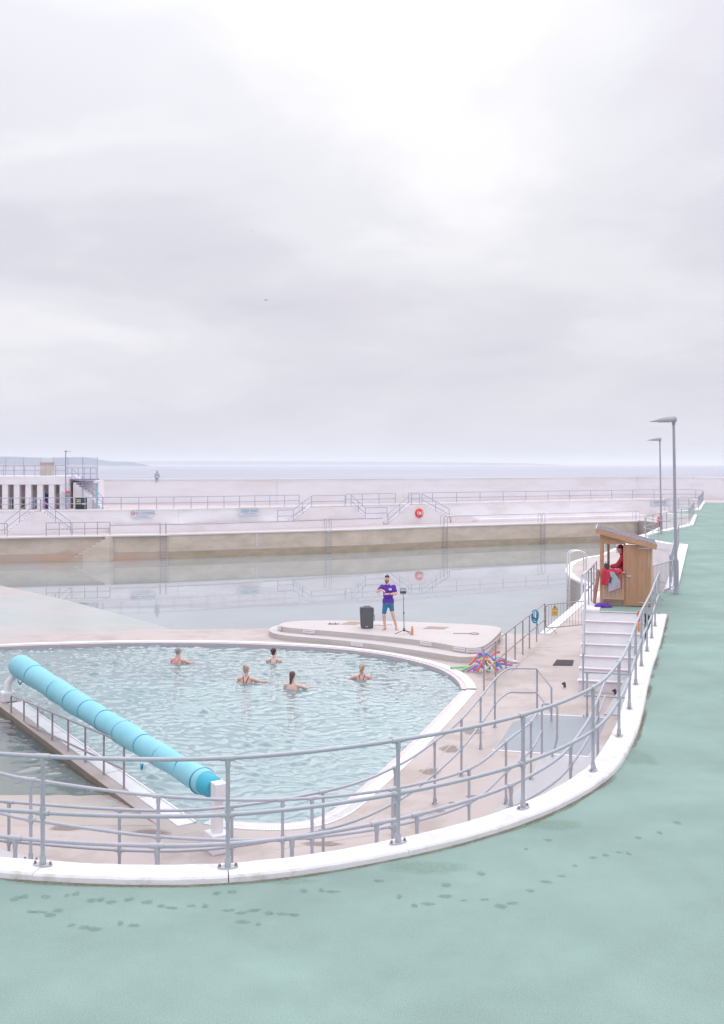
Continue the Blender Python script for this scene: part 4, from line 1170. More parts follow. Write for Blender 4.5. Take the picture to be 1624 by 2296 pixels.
wall_stair('wall_stairs', 'white stairs falling from the gap past the red lifebuoy case', 995, COPE + 0.35, 934, 0, 1.2)

# low rails on the lower walkway at the left
CLi = [(p.x, p.y) for p in spline([(a, b, 0) for a, b in CL], 5)]
far_rail(103, 247, 'pinkish rail guarding the top of the pool wall steps', 6, zf=COPE + 0.03, off=0.6, path=CLi, m=M_PINKPIPE)
far_rail(-60, 15, 'pinkish rail stub on the lower walkway below the colonnade', 3, zf=COPE + 0.03, off=0.6, path=CLi, m=M_PINKPIPE)

# steps let into the pool wall
t = None
a, ta = on_path(CLi, 256); b, tb = on_path(CLi, 158)
t = thing('pool_steps', 'narrow white edged steps running down the pool wall into the water', 'stairs', (b.x, b.y, W))
d = (b - a); L = d.length; d.normalize(); nn = Vector((-0.33, -0.94)); n = 10
for k in range(n):
    z = COPE - (COPE - W + 0.1) * (k + 0.5) / n
    p = a + d * (L * k / n); q = a + d * (L * (k + 1) / n)
    P = [p + nn * 0.06, q + nn * 0.06, q + nn * 0.75, p + nn * 0.75]
    s_ = MB().prism([(v.x, v.y) for v in P], W - 1.0, z).build('step', M_RUST if k > 5 else M_POOLWALL, t)
    pp, qq = p + nn * 0.755, q + nn * 0.755
    if k < 8:
        MB().bar((pp.x, pp.y, z - 0.02), (qq.x, qq.y, z - 0.02), 0.012, 0.05).build('step_edge', M_PLATE, s_)
        MB().bar((pp.x, pp.y, z + 0.19), (pp.x, pp.y, z - 0.02), 0.012, 0.05).build('step_edge', M_PLATE, s_)

# ladders
ME_RUNG = MB().tube([(-0.25, 0, 0), (0.25, 0, 0)], 0.02, 6).mesh('rung', M_CHROME)
def ladder(label, p, tg, nrm, ztop, zbot, m, hoop=1.0, grp=None, rr=0.026, loop_depth=0.55):
    """p on the pool edge; nrm points to the water"""
    ang = math.atan2(tg.y, tg.x)
    t = thing('pool_ladder', label, 'ladder', (p.x, p.y, ztop), ang, grp)
    back = 1 if (Matrix.Rotation(-ang, 3, 'Z') @ Vector((nrm.x, nrm.y, 0))).y < 0 else -1
    for s in (-0.25, 0.25):
        path = [(s, -back * 0.16, zbot - ztop), (s, -back * 0.16, hoop - 0.22)]
        for k in range(7):
            a = math.pi * k / 6
            path.append((s, -back * (0.16 - (loop_depth / 2) * (1 - math.cos(a))), hoop - 0.22 + 0.22 * math.sin(a)))
        path.append((s, -back * (0.16 - loop_depth), 0.0))
        MB().tube(path, rr, 8).build('stringer', m, t, local=True)
    z = zbot - ztop + 0.2
    while z < 0.1:
        inst(ME_RUNG, 'rung', t, (0, -back * 0.16, z)); z += 0.26
    return t
for u, lab in ((366, 'steel ladder on the pool wall between the no diving and deep end signs'), (736, 'steel ladder on the pool wall below the station sign'), (997, 'steel ladder on the pool wall right of the red lifebuoy case'), (1216, 'steel ladder on the pool wall beside the hut roof')):
    p, tg = on_path(CLi, u)
    ladder(lab, p, tg, Vector((tg.y, -tg.x)), COPE, W - 0.5, M_LAMP, hoop=1.05)
p, tg = on_path(CLi, 1428)
ladder('pale ladder in the far corner of the big pool', p, tg, Vector((tg.y, -tg.x)), COPE, W - 0.5, M_CHROME, hoop=1.0)
ladder('tall white looped ladder on the promontory edge', Vector((11.22, 55.2)), Vector((0.05, -1)).normalized(), Vector((-1, 0)), D, W - 0.4, M_CHROME, hoop=1.45, rr=0.04, loop_depth=0.9)
ladder('lower white looped rail on the promontory near the walkway', Vector((10.7, 49.4)), Vector((0.26, 0.96)).normalized(), Vector((-0.96, 0.26)), D, W - 0.4, M_CHROME, hoop=0.95, rr=0.04, loop_depth=1.0)
ladder('white looped rail below the bowed bay', Vector((16.9, 71.2)), Vector((0.4, 0.9)).normalized(), Vector((-0.9, 0.4)), D, W - 0.4, M_CHROME, hoop=1.0, rr=0.045, loop_depth=0.9)

# depth plates
for u, lab in ((576, 'narrow white depth gauge on the pool wall below the deep end sign'), (1145.5, 'narrow white depth gauge on the pool wall far right of the stairs')):
    p, tg = on_path(CLi, u); nn = Vector((tg.y, -tg.x)); ang = math.atan2(tg.y, tg.x)
    t = thing('depth_gauge', lab, 'gauge', (p.x + nn.x * 0.07, p.y + nn.y * 0.07, COPE - 1.3), ang)
    MB().box((0, 0, 0.6), (0.2, 0.04, 1.12)).build('board', M_PLATE, t, local=True)
    for k in range(8): MB().box((0, -0.022, 0.12 + k * 0.13), (0.12, 0.006, 0.03)).build('mark', M_TXTGREY, t, local=True)

# signs on the terrace wall
def wall_sign(label, u0, u1, v0, v1, lines, icon=False, path=None):
    p, tg = on_path(path or TFi, (u0 + u1) / 2); nn = Vector((tg.y, -tg.x)); ang = math.atan2(tg.y, tg.x)
    q = p + nn * 0.085
    a, _ = on_path(path or TFi, u0); b, _ = on_path(path or TFi, u1)
    w = (b - a).length
    zt = H - (v0 - HOR) / F * q.y; zb = H - (v1 - HOR) / F * q.y
    t = thing('wall_sign', label, 'sign', (q.x, q.y, zb), ang)
    h = zt - zb
    bd = MB().box((0, 0, h / 2), (w, 0.04, h)).build('board', M_SIGN, t, local=True)
    for txt, size, yo, m, xo in lines:
        me = text_mesh(txt, size, m)
        inst(me, 'lettering', t, (xo, -0.024, h * yo), rot=(R(90), 0, 0))
    MB().box((0, -0.022, h * 0.2), (w * 0.55, 0.006, h * 0.07)).build('small_print', M_TXTGREY, t, local=True)
    if icon:
        ring = [(-w * 0.4 + 0.15 * math.cos(a_), -0.024, h * 0.62 + 0.15 * math.sin(a_)) for a_ in np.linspace(0, 2 * math.pi, 17)[:-1]]
        MB().tube(ring, 0.028, 6, closed=True).build('red_ring', M_TXTRED, t, local=True)
        MB().bar((-w * 0.4 - 0.1, -0.026, h * 0.62 + 0.1), (-w * 0.4 + 0.1, -0.026, h * 0.62 - 0.1), 0.01, 0.05).build('red_bar', M_TXTRED, t, local=True)
    return t
wall_sign('pale blue NO DIVING sign with red ring on the terrace wall', 293, 345, 1145, 1160, [('NO DIVING', 0.36, 0.62, M_TXTGREY, 0.2)], True)
wall_sign('pale blue DEEP END sign on the wall left of the stairs', 534.5, 583, 1140.5, 1155, [('DEEP END', 0.40, 0.62, M_TXTBLUE, 0)])
wall_sign('pale blue LIFEGUARD STATION sign on the terrace wall', 694.5, 741.5, 1141, 1157.5, [('LIFEGUARD', 0.32, 0.76, M_TXTBLUE, 0), ('STATION', 0.32, 0.42, M_TXTBLUE, 0)])
wall_sign('pale blue DEEP END sign half hidden behind the far lamp post', 1459, 1498, 1121.5, 1135, [('DEEP END', 0.40, 0.62, M_TXTGREY, 0)], path=TFe)
# round white bulkhead lights on the wall
for u, v, lab in ((672.7, 1162, 'round white wall light left of the station sign'), (754.6, 1156, 'round white wall light right of the station sign')):
    p, tg = on_path(TFi, u); nn = Vector((tg.y, -tg.x, 0)); q = Vector((p.x, p.y, 0)) + nn * 0.09
    q.z = H - (v - HOR) / F * q.y
    t = thing('wall_light', lab, 'wall light', q)
    MB().lathe([(0.26, -0.03), (0.26, 0.04), (0.18, 0.09)], q, 16, nn).build('casing', M_LAMP, t)
    MB().lathe([(0.19, 0.05), (0.16, 0.12), (0.05, 0.15)], q, 16, nn).build('glass', M_PLATE, t)
# red lifebuoy case on the wall
p, tg = on_path(TFi, 926); nn = Vector((tg.y, -tg.x, 0)); q = Vector((p.x, p.y, 0)) + nn * 1.33
q.z = H - (1150.5 - HOR) / F * q.y
t = thing('lifebuoy_case', 'octagonal red lifebuoy case with white emblem on the stair wall', 'lifebuoy', q)
MB().lathe([(0.50, -0.13), (0.50, 0.04), (0.42, 0.12)], q, 8, nn).build('housing', M_BUOY, t)
MB().lathe([(0.15, 0.118), (0.13, 0.135)], q, 12, nn).build('emblem', M_PLATE, t)
tv = Vector((tg.x, tg.y, 0))
for s in (-1, 1):
    arc = [q + nn * 0.128 + tv * (s * 0.30 * math.cos(a)) + Vector((0, 0, 0.26 * math.sin(a))) for a in np.linspace(-0.8, 0.8, 7)]
    MB().tube(arc, 0.045, 6).build('emblem', M_PLATE, t)
# lifebuoy on the bay rail by the far lamp
c = GY(1477.5, 1170, 61.0)
t = thing('lifebuoy', 'red lifebuoy seen edge-on hanging by the far lamp post', 'lifebuoy', c)
ring = [c + Vector((0.06 * math.cos(a), 0.25 * math.cos(a), 0.25 * math.sin(a))) for a in np.linspace(0, 2 * math.pi, 21)[:-1]]
MB().tube(ring, 0.075, 10, closed=True).build('ring', M_BUOY, t)
MB().bar(c + Vector((0.09, 0, -0.1)), c + Vector((0.09, 0, -1.17 - c.z + 0.12 - 0.0)) if False else Vector((c.x + 0.09, c.y, 0.0)), 0.05, 0.05).build('bracket', M_GALV, t)

# =================================================================== COLONNADE BLOCK
BY = 95.6
def bx(u, y=BY): return (u - 812) / F * y
XR = bx(146); XL = bx(-120)
bld = thing('colonnade_block', 'low white changing block with square columns and a roof deck', 'building', ((XL + XR) / 2, BY + 2.5, 0))
zr0, zr1 = 2.28, 3.06
MB().prism([(XL, BY), (XR, BY), (XR, BY + 6.5), (XL, BY + 6.5)], zr0, zr1).build('roof_slab', M_FARWHITE, bld, bevel=0.03)
MB().prism([(XL, BY + 1.5), (XR - 0.4, BY + 1.5), (XR - 0.4, BY + 1.8), (XL, BY + 1.8)], 0, zr0).build('back_wall', M_DARKIN, bld)
MB().prism([(XR - 0.52, BY + 0.05), (XR - 0.02, BY + 0.05), (XR - 0.02, BY + 6.4), (XR - 0.52, BY + 6.4)], 0, zr0).build('end_wall', M_FARWHITE, bld)
u = 115.0
while u > -110:
    MB().prism([(bx(u - 6.3), BY + 0.06), (bx(u + 6.3), BY + 0.06), (bx(u + 6.3), BY + 0.75), (bx(u - 6.3), BY + 0.75)], 0, zr0).build('column', M_FARWHITE, bld)
    u -= 26.1
def lump(name, label, cat, u, y, w, h, m, seed):
    x = bx(u, y)
    mb = MB(); mb.lathe([(0.02, 0)] + [(w / 2 * (1 + 0.15 * mnoise.noise(Vector((k, seed, 0)))) * math.sin(0.5 + 2.3 * k / 6), h * k / 6) for k in range(7)], (x, y, 0.0), 10)
    o = one(name, label, cat, mb, m, (x, y, 0.0)); rough(o, 0.06, 4.0, seed)
    return o
M_B1 = mat('blue_bag', (0.16, 0.36, 0.52), 0.8, 0.1, 5); M_B2 = mat('olive_bag', (0.30, 0.25, 0.10), 0.8, 0.1, 5)
M_B3 = mat('magenta_bag', (0.40, 0.12, 0.42), 0.8, 0.1, 5)
lump('kit_bag', 'pale blue kit bag standing in the colonnade', 'bag', 22, BY + 1.1, 0.55, 1.1, M_B1, 1)
lump('kit_bag', 'olive kit bag slumped in the colonnade', 'bag', 50, BY + 1.1, 0.5, 0.7, M_B2, 2)
lump('kit_bag', 'small red bag on the colonnade floor', 'bag', 74, BY + 1.1, 0.4, 0.5, M_BUOY, 3)
lump('kit_bag', 'magenta bag heaped in the colonnade', 'bag', 103, BY + 1.0, 0.6, 0.75, M_B3, 4)
x = bx(101, BY + 1.2)
one('hung_towel', 'blue towel hanging above the magenta bag', 'towel', MB().add([(x - 0.2, BY + 1.4, 1.5), (x + 0.25, BY + 1.4, 1.3), (x + 0.3, BY + 1.25, 0.72), (x - 0.22, BY + 1.25, 0.72), (x - 0.2, BY + 1.49, 1.5), (x + 0.25, BY + 1.49, 1.3), (x + 0.3, BY + 1.49, 0.72), (x - 0.22, BY + 1.49, 0.72)], [(0, 1, 2, 3), (4, 7, 6, 5), (0, 4, 5, 1), (1, 5, 6, 2), (2, 6, 7, 3), (3, 7, 4, 0)]), M_TEALS, (x, BY + 1.4, 0.72))
x = bx(127, BY + 1.0)
t = thing('locker', 'grey locker in the last opening of the colonnade', 'locker', (x, BY + 1.3, 0))
MB().box((x, BY + 1.2, 0.8), (0.5, 0.5, 1.6)).build('carcass', M_LAMP, t)
for z in (0.35, 0.85, 1.3): MB().box((x, BY + 0.94, z), (0.42, 0.02, 0.06)).build('vent', M_DARKIN, t)
# roof railing and mesh fence
seg_rail([(XL, BY + 1.2), (bx(140), BY + 1.2)], 'pinkish pipe rail along the colonnade roof', 12, m=M_PINKPIPE, detail=0, r=0.03, h=1.0, mids=(0.5,), z=zr1)
def mesh_fence(label, x0, x1, y, z0, h, nbar, posts):
    t = thing('mesh_fence', label, 'fence', (x0, y, z0))
    me = MB().tube([(0, 0, 0), (0, 0, h)], 0.012, 4).mesh('wire', M_FARPIPE)
    for k in range(nbar): inst(me, 'wire', t, ((x1 - x0) * k / (nbar - 1), 0, 0))
    mp = MB().tube([(0, 0, -0.02), (0, 0, h + 0.05)], 0.03, 6).mesh('post', M_FARPIPE)
    for k in range(posts): inst(mp, 'post', t, ((x1 - x0) * k / (posts - 1), 0.02, 0))
    for z in (0.05, h * 0.5, h - 0.03): MB().tube([(x0, y, z0 + z), (x1, y, z0 + z)], 0.012, 4).build('wire', M_FARPIPE, t)
mesh_fence('tall wire mesh fence on the colonnade roof left of the concrete pier', XL, bx(92, BY + 5.8), BY + 5.8, zr1, 1.75, 60, 5)
mesh_fence('tall wire mesh fence on the roof right of the concrete pier', bx(119, BY + 5.8), bx(219, BY + 5.8), BY + 5.8, 2.62, 2.2, 42, 4)
t = thing('roof_pier', 'square beige concrete pier with reddish cap on the colonnade roof', 'pier', (bx(105.5, BY + 4.5), BY + 4.5, zr1))
x = bx(105.5, BY + 4.5)
MB().box((x, BY + 4.5, zr1 + 0.55), (1.08, 0.9, 1.1)).build('shaft', M_PIER, t, bevel=0.02)
MB().box((x, BY + 4.5, zr1 + 1.2), (1.14, 0.96, 0.2)).build('cap', mat('reddish_cap', (0.46, 0.33, 0.33), 0.9, 0.1, 3), t)
# platform beside the block
x0, x1 = bx(147, BY + 1.5), bx(209, BY + 1.5)
pl = thing('lookout_platform', 'violet steel lookout platform with stairs beside the colonnade', 'platform', (x1, BY + 1.5, 0))
M_VIOLET = mat('violet_steel', (0.33, 0.27, 0.47), 0.6, 0.05, 4)
MB().box(((x0 + x1) / 2, BY + 2.6, 2.72), (x1 - x0, 2.2, 0.14)).build('deck', M_VIOLET, pl)
MB().prism([(x0 - 0.1, BY + 3.2), (bx(219, BY + 3.2), BY + 3.2), (bx(219, BY + 3.2), BY + 5.6), (x0 - 0.1, BY + 5.6)], 0, 2.6).build('wall', M_FARWHITE, pl)
for z in (0.5, 1.05):
    MB().tube([(x0, BY + 1.6, 2.79 + z), (x1, BY + 1.6, 2.79 + z), (x1 + 0.3, BY + 1.6, 2.79 + z)], 0.03, 6).build('rail', M_FARPIPE, pl)
for k in range(6):
    xx = x0 + (x1 + 0.3 - x0) * k / 5
    MB().tube([(xx, BY + 1.6, 2.7), (xx, BY + 1.6, 3.84)], 0.03, 6).build('post', M_FARPIPE, pl)
xs0 = bx(160, BY + 1.0); xs1 = bx(226, BY + 1.0); ns = 11
for k in range(ns):
    xx = xs0 + (xs1 - xs0) * (k + 0.5) / ns; z = 2.6 * (1 - (k + 0.6) / ns)
    MB().box((xx, BY + 2.4, z / 2), ((xs1 - xs0) / ns + 0.01, 1.5, z)).build('step', M_FARWHITE, pl)
for z in (0.45, 1.0):
    MB().tube([(xs0, BY + 1.6, 2.65 + z), (xs1, BY + 1.6, 0.1 + z), (xs1, BY + 1.6, 0.0)], 0.03, 6).build('hand_rail', M_FARPIPE, pl)
for k in (0.33, 0.68):
    xx = xs0 + (xs1 - xs0) * k
    MB().tube([(xx, BY + 1.6, 0.0), (xx, BY + 1.6, 2.65 - 2.55 * k + 1.0)], 0.03, 6).build('post', M_FARPIPE, pl)
x = bx(217.5, BY + 1.4)
t = thing('blue_pillar', 'pale blue pillar carrying the corner beside the platform stairs', 'pillar', (x, BY + 1.4, 0))
MB().box((x, BY + 1.4, 1.2), (0.2, 0.2, 2.4)).build('shaft', M_BLUEPOST, t)
MB().box((x + 0.05, BY + 1.4, 2.5), (0.6, 0.5, 0.2)).build('cap', M_FARWHITE, t)
# pole with weather vane
x = bx(147.5, BY - 0.4)
t = thing('weather_pole', 'thin violet pole with a small wind vane beside the colonnade', 'pole', (x, BY - 0.4, 0))
MB().tube([(x, BY - 0.4, 0), (x, BY - 0.4, 5.35)], [0.06, 0.045], 8).build('shaft', M_VIOLET, t)
MB().tube([(x - 0.05, BY - 0.4, 5.33), (x + 0.5, BY - 0.4, 5.33)], 0.025, 6).build('vane', M_FARPIPE, t)
MB().lathe([(0.02, 0), (0.12, 0.03), (0.12, 0.1), (0.02, 0.16)], (x, BY - 0.4, 5.3), 8).build('cups', M_PINKPIPE, t)
# bin on the pole, notice boards
x = bx(152.5, BY - 0.3)
t = thing('life_ring_box', 'orange topped dark ring holder fixed to the thin pole', 'holder', (x, BY - 0.3, 1.1))
MB().lathe([(0.16, 0.0), (0.2, 0.1), (0.2, 0.42)], (x, BY - 0.3, 1.1), 10).build('body', M_LAMPBASE, t)
MB().lathe([(0.21, 0.4), (0.21, 0.56), (0.1, 0.62)], (x, BY - 0.3, 1.1), 10).build('lid', M_BUOY, t)
MB().box((x - 0.1, BY - 0.35, 1.3), (0.3, 0.05, 0.06)).build('bracket', M_FARPIPE, t)
MB().tube([(x, BY - 0.3, 0), (x, BY - 0.3, 1.12)], 0.04, 6).build('stem', M_FARPIPE, t)
x = bx(182, BY - 0.6)
t = thing('chalk_board', 'black notice board with green and white lettering beside the platform', 'notice board', (x, BY - 0.6, 0))
MB().box((x, BY - 0.6, 0.55), (1.06, 0.08, 1.06)).build('board', M_BOARDK, t)
for dx, dz, w, h, m in ((-0.22, 0.88, 0.42, 0.09, M_CHALKG), (-0.22, 0.72, 0.42, 0.1, M_CHALKG), (-0.22, 0.53, 0.42, 0.1, M_CHALKG), (0.28, 0.86, 0.34, 0.06, M_TXTGREY), (0.28, 0.52, 0.36, 0.14, M_PLATE)):
    MB().box((x + dx, BY - 0.645, dz), (w, 0.012, h)).build('lettering', m, t)
x = bx(140, BY - 0.25)
t = thing('leaf_notice', 'narrow pale notice panel on the end wall of the colonnade', 'notice', (x, BY - 0.05, 0.4))
MB().box((x, BY - 0.04, 1.0), (0.36, 0.05, 1.2)).build('panel', M_SIGN, t)
# seated figure on the sea wall
c, tg = on_path([(a, b) for a, b in SWP[:6]], 352)
pr = thing('person', 'person in grey hooded coat sitting on the sea wall', 'person', (c.x, c.y + 0.1, 2.62))
blob('body', [('c', (0, 0, 0.14), 0.2, (0, 0.02, 0.55), 0.19), ('c', (-0.2, 0, 0.52), 0.08, (-0.28, -0.1, 0.22), 0.07), ('c', (0.2, 0, 0.52), 0.08, (0.26, -0.1, 0.22), 0.07),
              ('c', (-0.28, -0.1, 0.22), 0.06, (-0.06, -0.25, 0.16), 0.05), ('c', (0.26, -0.1, 0.22), 0.06, (0.06, -0.25, 0.16), 0.05),
              ('c', (-0.1, -0.05, 0.1), 0.1, (-0.1, -0.38, 0.12), 0.08), ('c', (0.1, -0.05, 0.1), 0.1, (0.1, -0.38, 0.12), 0.08),
              ('c', (-0.1, -0.38, 0.12), 0.07, (-0.03, -0.36, -0.28), 0.045), ('c', (0.1, -0.38, 0.12), 0.07, (0.05, -0.36, -0.30), 0.045),
              ('c', (0, 0.02, 0.6), 0.07, (0, 0.0, 0.75), 0.07), ('e', (0, -0.02, 0.80), (0.12, 0.14, 0.15))], M_GREYCOAT, pr, 0.03, 3)
blob('face', [('e', (0, -0.12, 0.79), (0.075, 0.06, 0.095)), ('c', (0, -0.17, 0.79), 0.015, (0, -0.19, 0.765), 0.015)], M_SKIN, pr, 0.015, 1)

# =================================================================== LAMP POSTS
def lamp(label, base, h):
    t = thing('street_lamp', label, 'street lamp', base, 0, None)
    lean = Vector((-0.016, 0.0, 1.0))
    MB().lathe([(0.10, -0.02), (0.10, 0.03), (0.078, 0.05), (0.075, 1.05), (0.05, 1.12)], (0, 0, 0), 14).build('base_column', M_LAMPBASE, t, local=True)
    MB().box((0, -0.076, 0.55), (0.07, 0.012, 0.5)).build('access_door', M_LAMPPOLE, t, local=True)
    MB().tube([lean * 1.0, lean * (h * 0.75), lean * (h - 0.1)], [0.052, 0.046, 0.04], 12).build('shaft', M_LAMPPOLE, t, local=True)
    top = lean * (h - 0.12)
    MB().lathe([(0.05, -0.12), (0.06, -0.08), (0.06, 0.05), (0.03, 0.1)], top, 10).build('collar', M_LAMPPOLE, t, local=True)
    # fin shaped head reaching out over the pool side
    secs = []
    for s in np.linspace(0, 1, 11):
        x = 0.06 - 0.80 * s
        hz = 0.17 * (1 - s ** 2.2) + 0.012
        wy = 0.13 * (1 - 0.55 * s ** 2) + 0.004
        secs.append([(x, wy * math.cos(a), (hz if math.sin(a) > 0 else 0.02) * math.sin(a)) for a in np.linspace(0, 2 * math.pi, 15)[:-1]])
    vs = [top + Vector(p) for sct in secs for p in sct]; n = 14
    mb = MB(); mb.add(vs, [(i * n + k, i * n + (k + 1) % n, (i + 1) * n + (k + 1) % n, (i + 1) * n + k) for i in range(len(secs) - 1) for k in range(n)], True)
    mb.add(vs[:n], [tuple(range(n))]); mb.add(vs[-n:], [tuple(range(n))])
    hd = mb.build('lamp_head', M_LAMP, t, local=True)
    MB().box(top + Vector((-0.3, 0, -0.028)), (0.36, 0.16, 0.02)).build('lens', M_PLATE, hd, local=True)
    MB().lathe([(0.045, -0.15), (0.045, 0.15)], top + Vector((0.02, 0, 0.06)), 10, (0, 1, 0)).build('hinge', M_GALV, hd, local=True)
lamp('nearer fin-headed grey lamp post rising beside the hut barrier', G(1517.2, 1332.5, 0), 5.62)
lamp('farther fin-headed grey lamp post standing in the bowed bay', G(1483.4, 1197, 0), 5.70)

# =================================================================== LIFEGUARD HUT
HO = G(1345.5, 1357.5, 0)
hut = thing('lifeguard_hut', 'small timber lifeguard hut with sloping shingle roof and open counter', 'hut', HO, -PSI)
hw, hd_ = 1.49, 1.75
def zr(x): return 2.16 - 0.265 * x
def HB(name, c, s, m, parent=None, bevel=0.006, rot=None):
    mb = MB().box(c, s) if rot is None else MB().box(c, s, m=rot)
    return mb.build(name, m, parent or hut, local=True, bevel=bevel)
for x in (0.045, hw - 0.045):
    for y in (0.045, hd_ - 0.045):
        hh = zr(x) - 0.02
        HB('corner_post', (x, y, hh / 2), (0.09, 0.09, hh), M_WOODL if (x > 1 and y < 0.1) else M_WOODH)
HB('mid_post', (0.70, 0.04, 1.0), (0.07, 0.075, 2.0), M_WOODH)
HB('rear_post', (0.23, hd_ - 0.05, 1.05), (0.075, 0.075, 2.05), M_WOODD)
# header boards over the opening, cut to the roof slope
def slope_board(x0, x1, zlo0, zlo1, y, th, m, name='header_board', par=None):
    v = [(x0, y, zlo0), (x1, y, zlo1), (x1, y, zr(x1) - 0.01), (x0, y, zr(x0) - 0.01)]
    vs = v + [(a, b + th, c) for a, b, c in v]
    return MB().add(vs, [(0, 1, 2, 3), (4, 7, 6, 5), (0, 4, 5, 1), (1, 5, 6, 2), (2, 6, 7, 3), (3, 7, 4, 0)]).build(name, m, par or hut, local=True)
HB('header_board', (0.39, 0.018, 1.87), (0.60, 0.036, 0.13), M_WOODH)
slope_board(0.095, 0.75, 1.938, 1.938, 0.0, 0.036, M_WOODH)
slope_board(0.75, hw - 0.095, 1.83, 1.755, 0.0, 0.036, M_WOODH)
# lower front: pale vertical boards in a frame over a dark skirt
for k in range(5):
    HB('front_board', (0.155 + 0.112 * k, 0.014, 0.56), (0.108, 0.022, 0.72), M_WOODL)
HB('frame_rail', (0.38, -0.006, 0.21), (0.60, 0.022, 0.05), M_WOODL); HB('frame_rail', (0.38, -0.006, 0.935), (0.60, 0.03, 0.05), M_WOODH)
for x in (0.105, 0.655): HB('frame_stile', (x, -0.006, 0.57), (0.05, 0.022, 0.68), M_WOODL)
for k in range(2): HB('skirt_board', (0.37, 0.02, 0.05 + 0.095 * k), (0.56, 0.03, 0.09), M_WOODD)
HB('counter', (0.39, 0.03, 0.985), (0.66, 0.34, 0.035), M_WOODL)
# door of upright boards
dr = HB('door', (1.08, -0.004, 0.905), (0.70, 0.03, 1.77), M_WOOD)
for k in range(6): HB('door_board', (0.787 + 0.1165 * k, -0.023, 0.905), (0.1145, 0.012, 1.765), M_WOOD, dr, 0.003)
for z in (0.13, 1.70):
    mb = MB().add([(1.42, -0.034, z - 0.022), (1.42, -0.034, z + 0.022), (1.08, -0.034, z + 0.006), (1.08, -0.034, z - 0.006), (1.42, -0.028, z - 0.022), (1.42, -0.028, z + 0.022), (1.08, -0.028, z + 0.006), (1.08, -0.028, z - 0.006)], [(0, 1, 2, 3), (4, 7, 6, 5), (0, 4, 5, 1), (1, 5, 6, 2), (2, 6, 7, 3), (3, 7, 4, 0)])
    mb.build('hinge', M_CHROME, dr, local=True)
HB('latch', (0.83, -0.04, 0.885), (0.11, 0.025, 0.035), M_CHROME, dr, 0.003); HB('latch_bolt', (0.74, -0.04, 0.885), (0.08, 0.014, 0.014), M_CHROME, dr, 0.002)
MB().tube([(1.10, -0.037, 1.775), (1.385, -0.037, 1.775), (1.385, -0.037, 1.15)], 0.008, 6).build('door_wire', M_CHROME, dr, local=True)
# rear half wall and side boards
for k in range(6): HB('rear_board', (hw / 2, hd_ - 0.02, 0.08 + 0.15 * k), (hw - 0.02, 0.024, 0.144), M_WOODD)
for k in range(6): HB('side_board', (0.012, hd_ / 2, 0.08 + 0.15 * k), (0.022, hd_ - 0.18, 0.144), M_WOODH)
for k in range(12):
    z = 0.08 + 0.15 * k
    if z < 1.72: HB('side_board', (hw - 0.012, hd_ / 2, z), (0.022, hd_ - 0.18, 0.144), M_WOODL)
HB('floor_board', (hw / 2, hd_ / 2, 0.02), (hw - 0.06, hd_ - 0.06, 0.035), M_WOODD)
# roof: sheathing, fascia and shingles
sl = math.atan(0.265); rotS = Matrix.Rotation(sl, 3, 'Y')
cx, cy = hw / 2, hd_ / 2 + 0.05
rl = (hw + 0.22) / math.cos(sl); rd = hd_ + 0.34
rf = MB().box((cx, cy, zr(cx) + 0.03), (rl, rd, 0.04), m=rotS).build('roof', M_WOODH, hut, local=True)
MB().box((cx, cy - rd / 2 - 0.012, zr(cx) + 0.0), (rl, 0.028, 0.135), m=rotS).build('fascia', M_WOODH, rf, local=True)
MB().box((cx, cy + rd / 2 + 0.012, zr(cx) + 0.0), (rl, 0.028, 0.135), m=rotS).build('fascia', M_WOODH, rf, local=True)
ncol, nrow = 14, 3
ME_SH = MB().box((0, 0, 0), (rl / ncol * 1.02, rd / nrow * 0.97, 0.022)).mesh('shingle', M_SHINGLE)
tilt = sl + R(4.5)
for i in range(ncol):
    for j in range(nrow):
        s = (i + 0.5) / ncol - 0.5
        p = Vector((cx, 0, zr(cx) + 0.068)) + rotS @ Vector((s * rl, 0, 0))
        yy = cy - rd / 2 + (j + 0.5) * rd / nrow + random.uniform(-0.005, 0.005)
        inst(ME_SH, 'shingle', rf, (p.x, yy, p.z + random.uniform(-0.002, 0.003)), rot=(0, sl - R(9), 0))
for sx in (-1,):
    p = Vector((cx, cy, zr(cx) + 0.07)) + rotS @ Vector((sx * rl / 2, 0, 0))
    MB().box(p, (0.02, rd + 0.02, 0.03), m=rotS).build('edge_strip', M_PLATE, rf, local=True)
HM = wmat(hut)
def HW(x, y, z): return HM @ Vector((x, y, z))
# leaning board and boards beside the hut
p0, p1 = HW(-0.17, 0.22, 0.03), HW(-0.03, 0.22, 1.02)
one('leaning_board', 'reddish brown board leaning against the hut corner', 'board', MB().bar(p0, p1, 0.03, 0.30, up=(0, 1, 0)), mat('red_brown_board', (0.42, 0.18, 0.14), 0.8, 0.1, 6, stretch=(1, 1, 0.2)), p0, bevel=0.004)
# purple towel at the foot of the hut
c = G(1353, 1359.5, 0.02); mb = MB(); rows, cols = 9, 16; vs = []
for j in range(rows):
    for i in range(cols):
        x = (i / (cols - 1) - 0.5) * 0.48; y = (j / (rows - 1) - 0.5) * 0.34
        e_ = min(i, cols - 1 - i, j * 1.6, (rows - 1 - j) * 1.6) / 3.0
        z = 0.012 + min(1, e_) * (0.05 + 0.10 * max(0, 0.25 - x) + 0.05 * mnoise.noise(Vector((x * 9, y * 9, 2))))
        vs.append((c.x + x + 0.05 * mnoise.noise(Vector((y * 6, 1, x * 5))), c.y + y, 0.018 + z))
mb.add(vs, [(j * cols + i, j * cols + i + 1, (j + 1) * cols + i + 1, (j + 1) * cols + i) for j in range(rows - 1) for i in range(cols - 1)], True)
o = one('towel', 'crumpled purple towel at the foot of the hut', 'towel', mb, M_PURPLE, (c.x, c.y, 0.018))
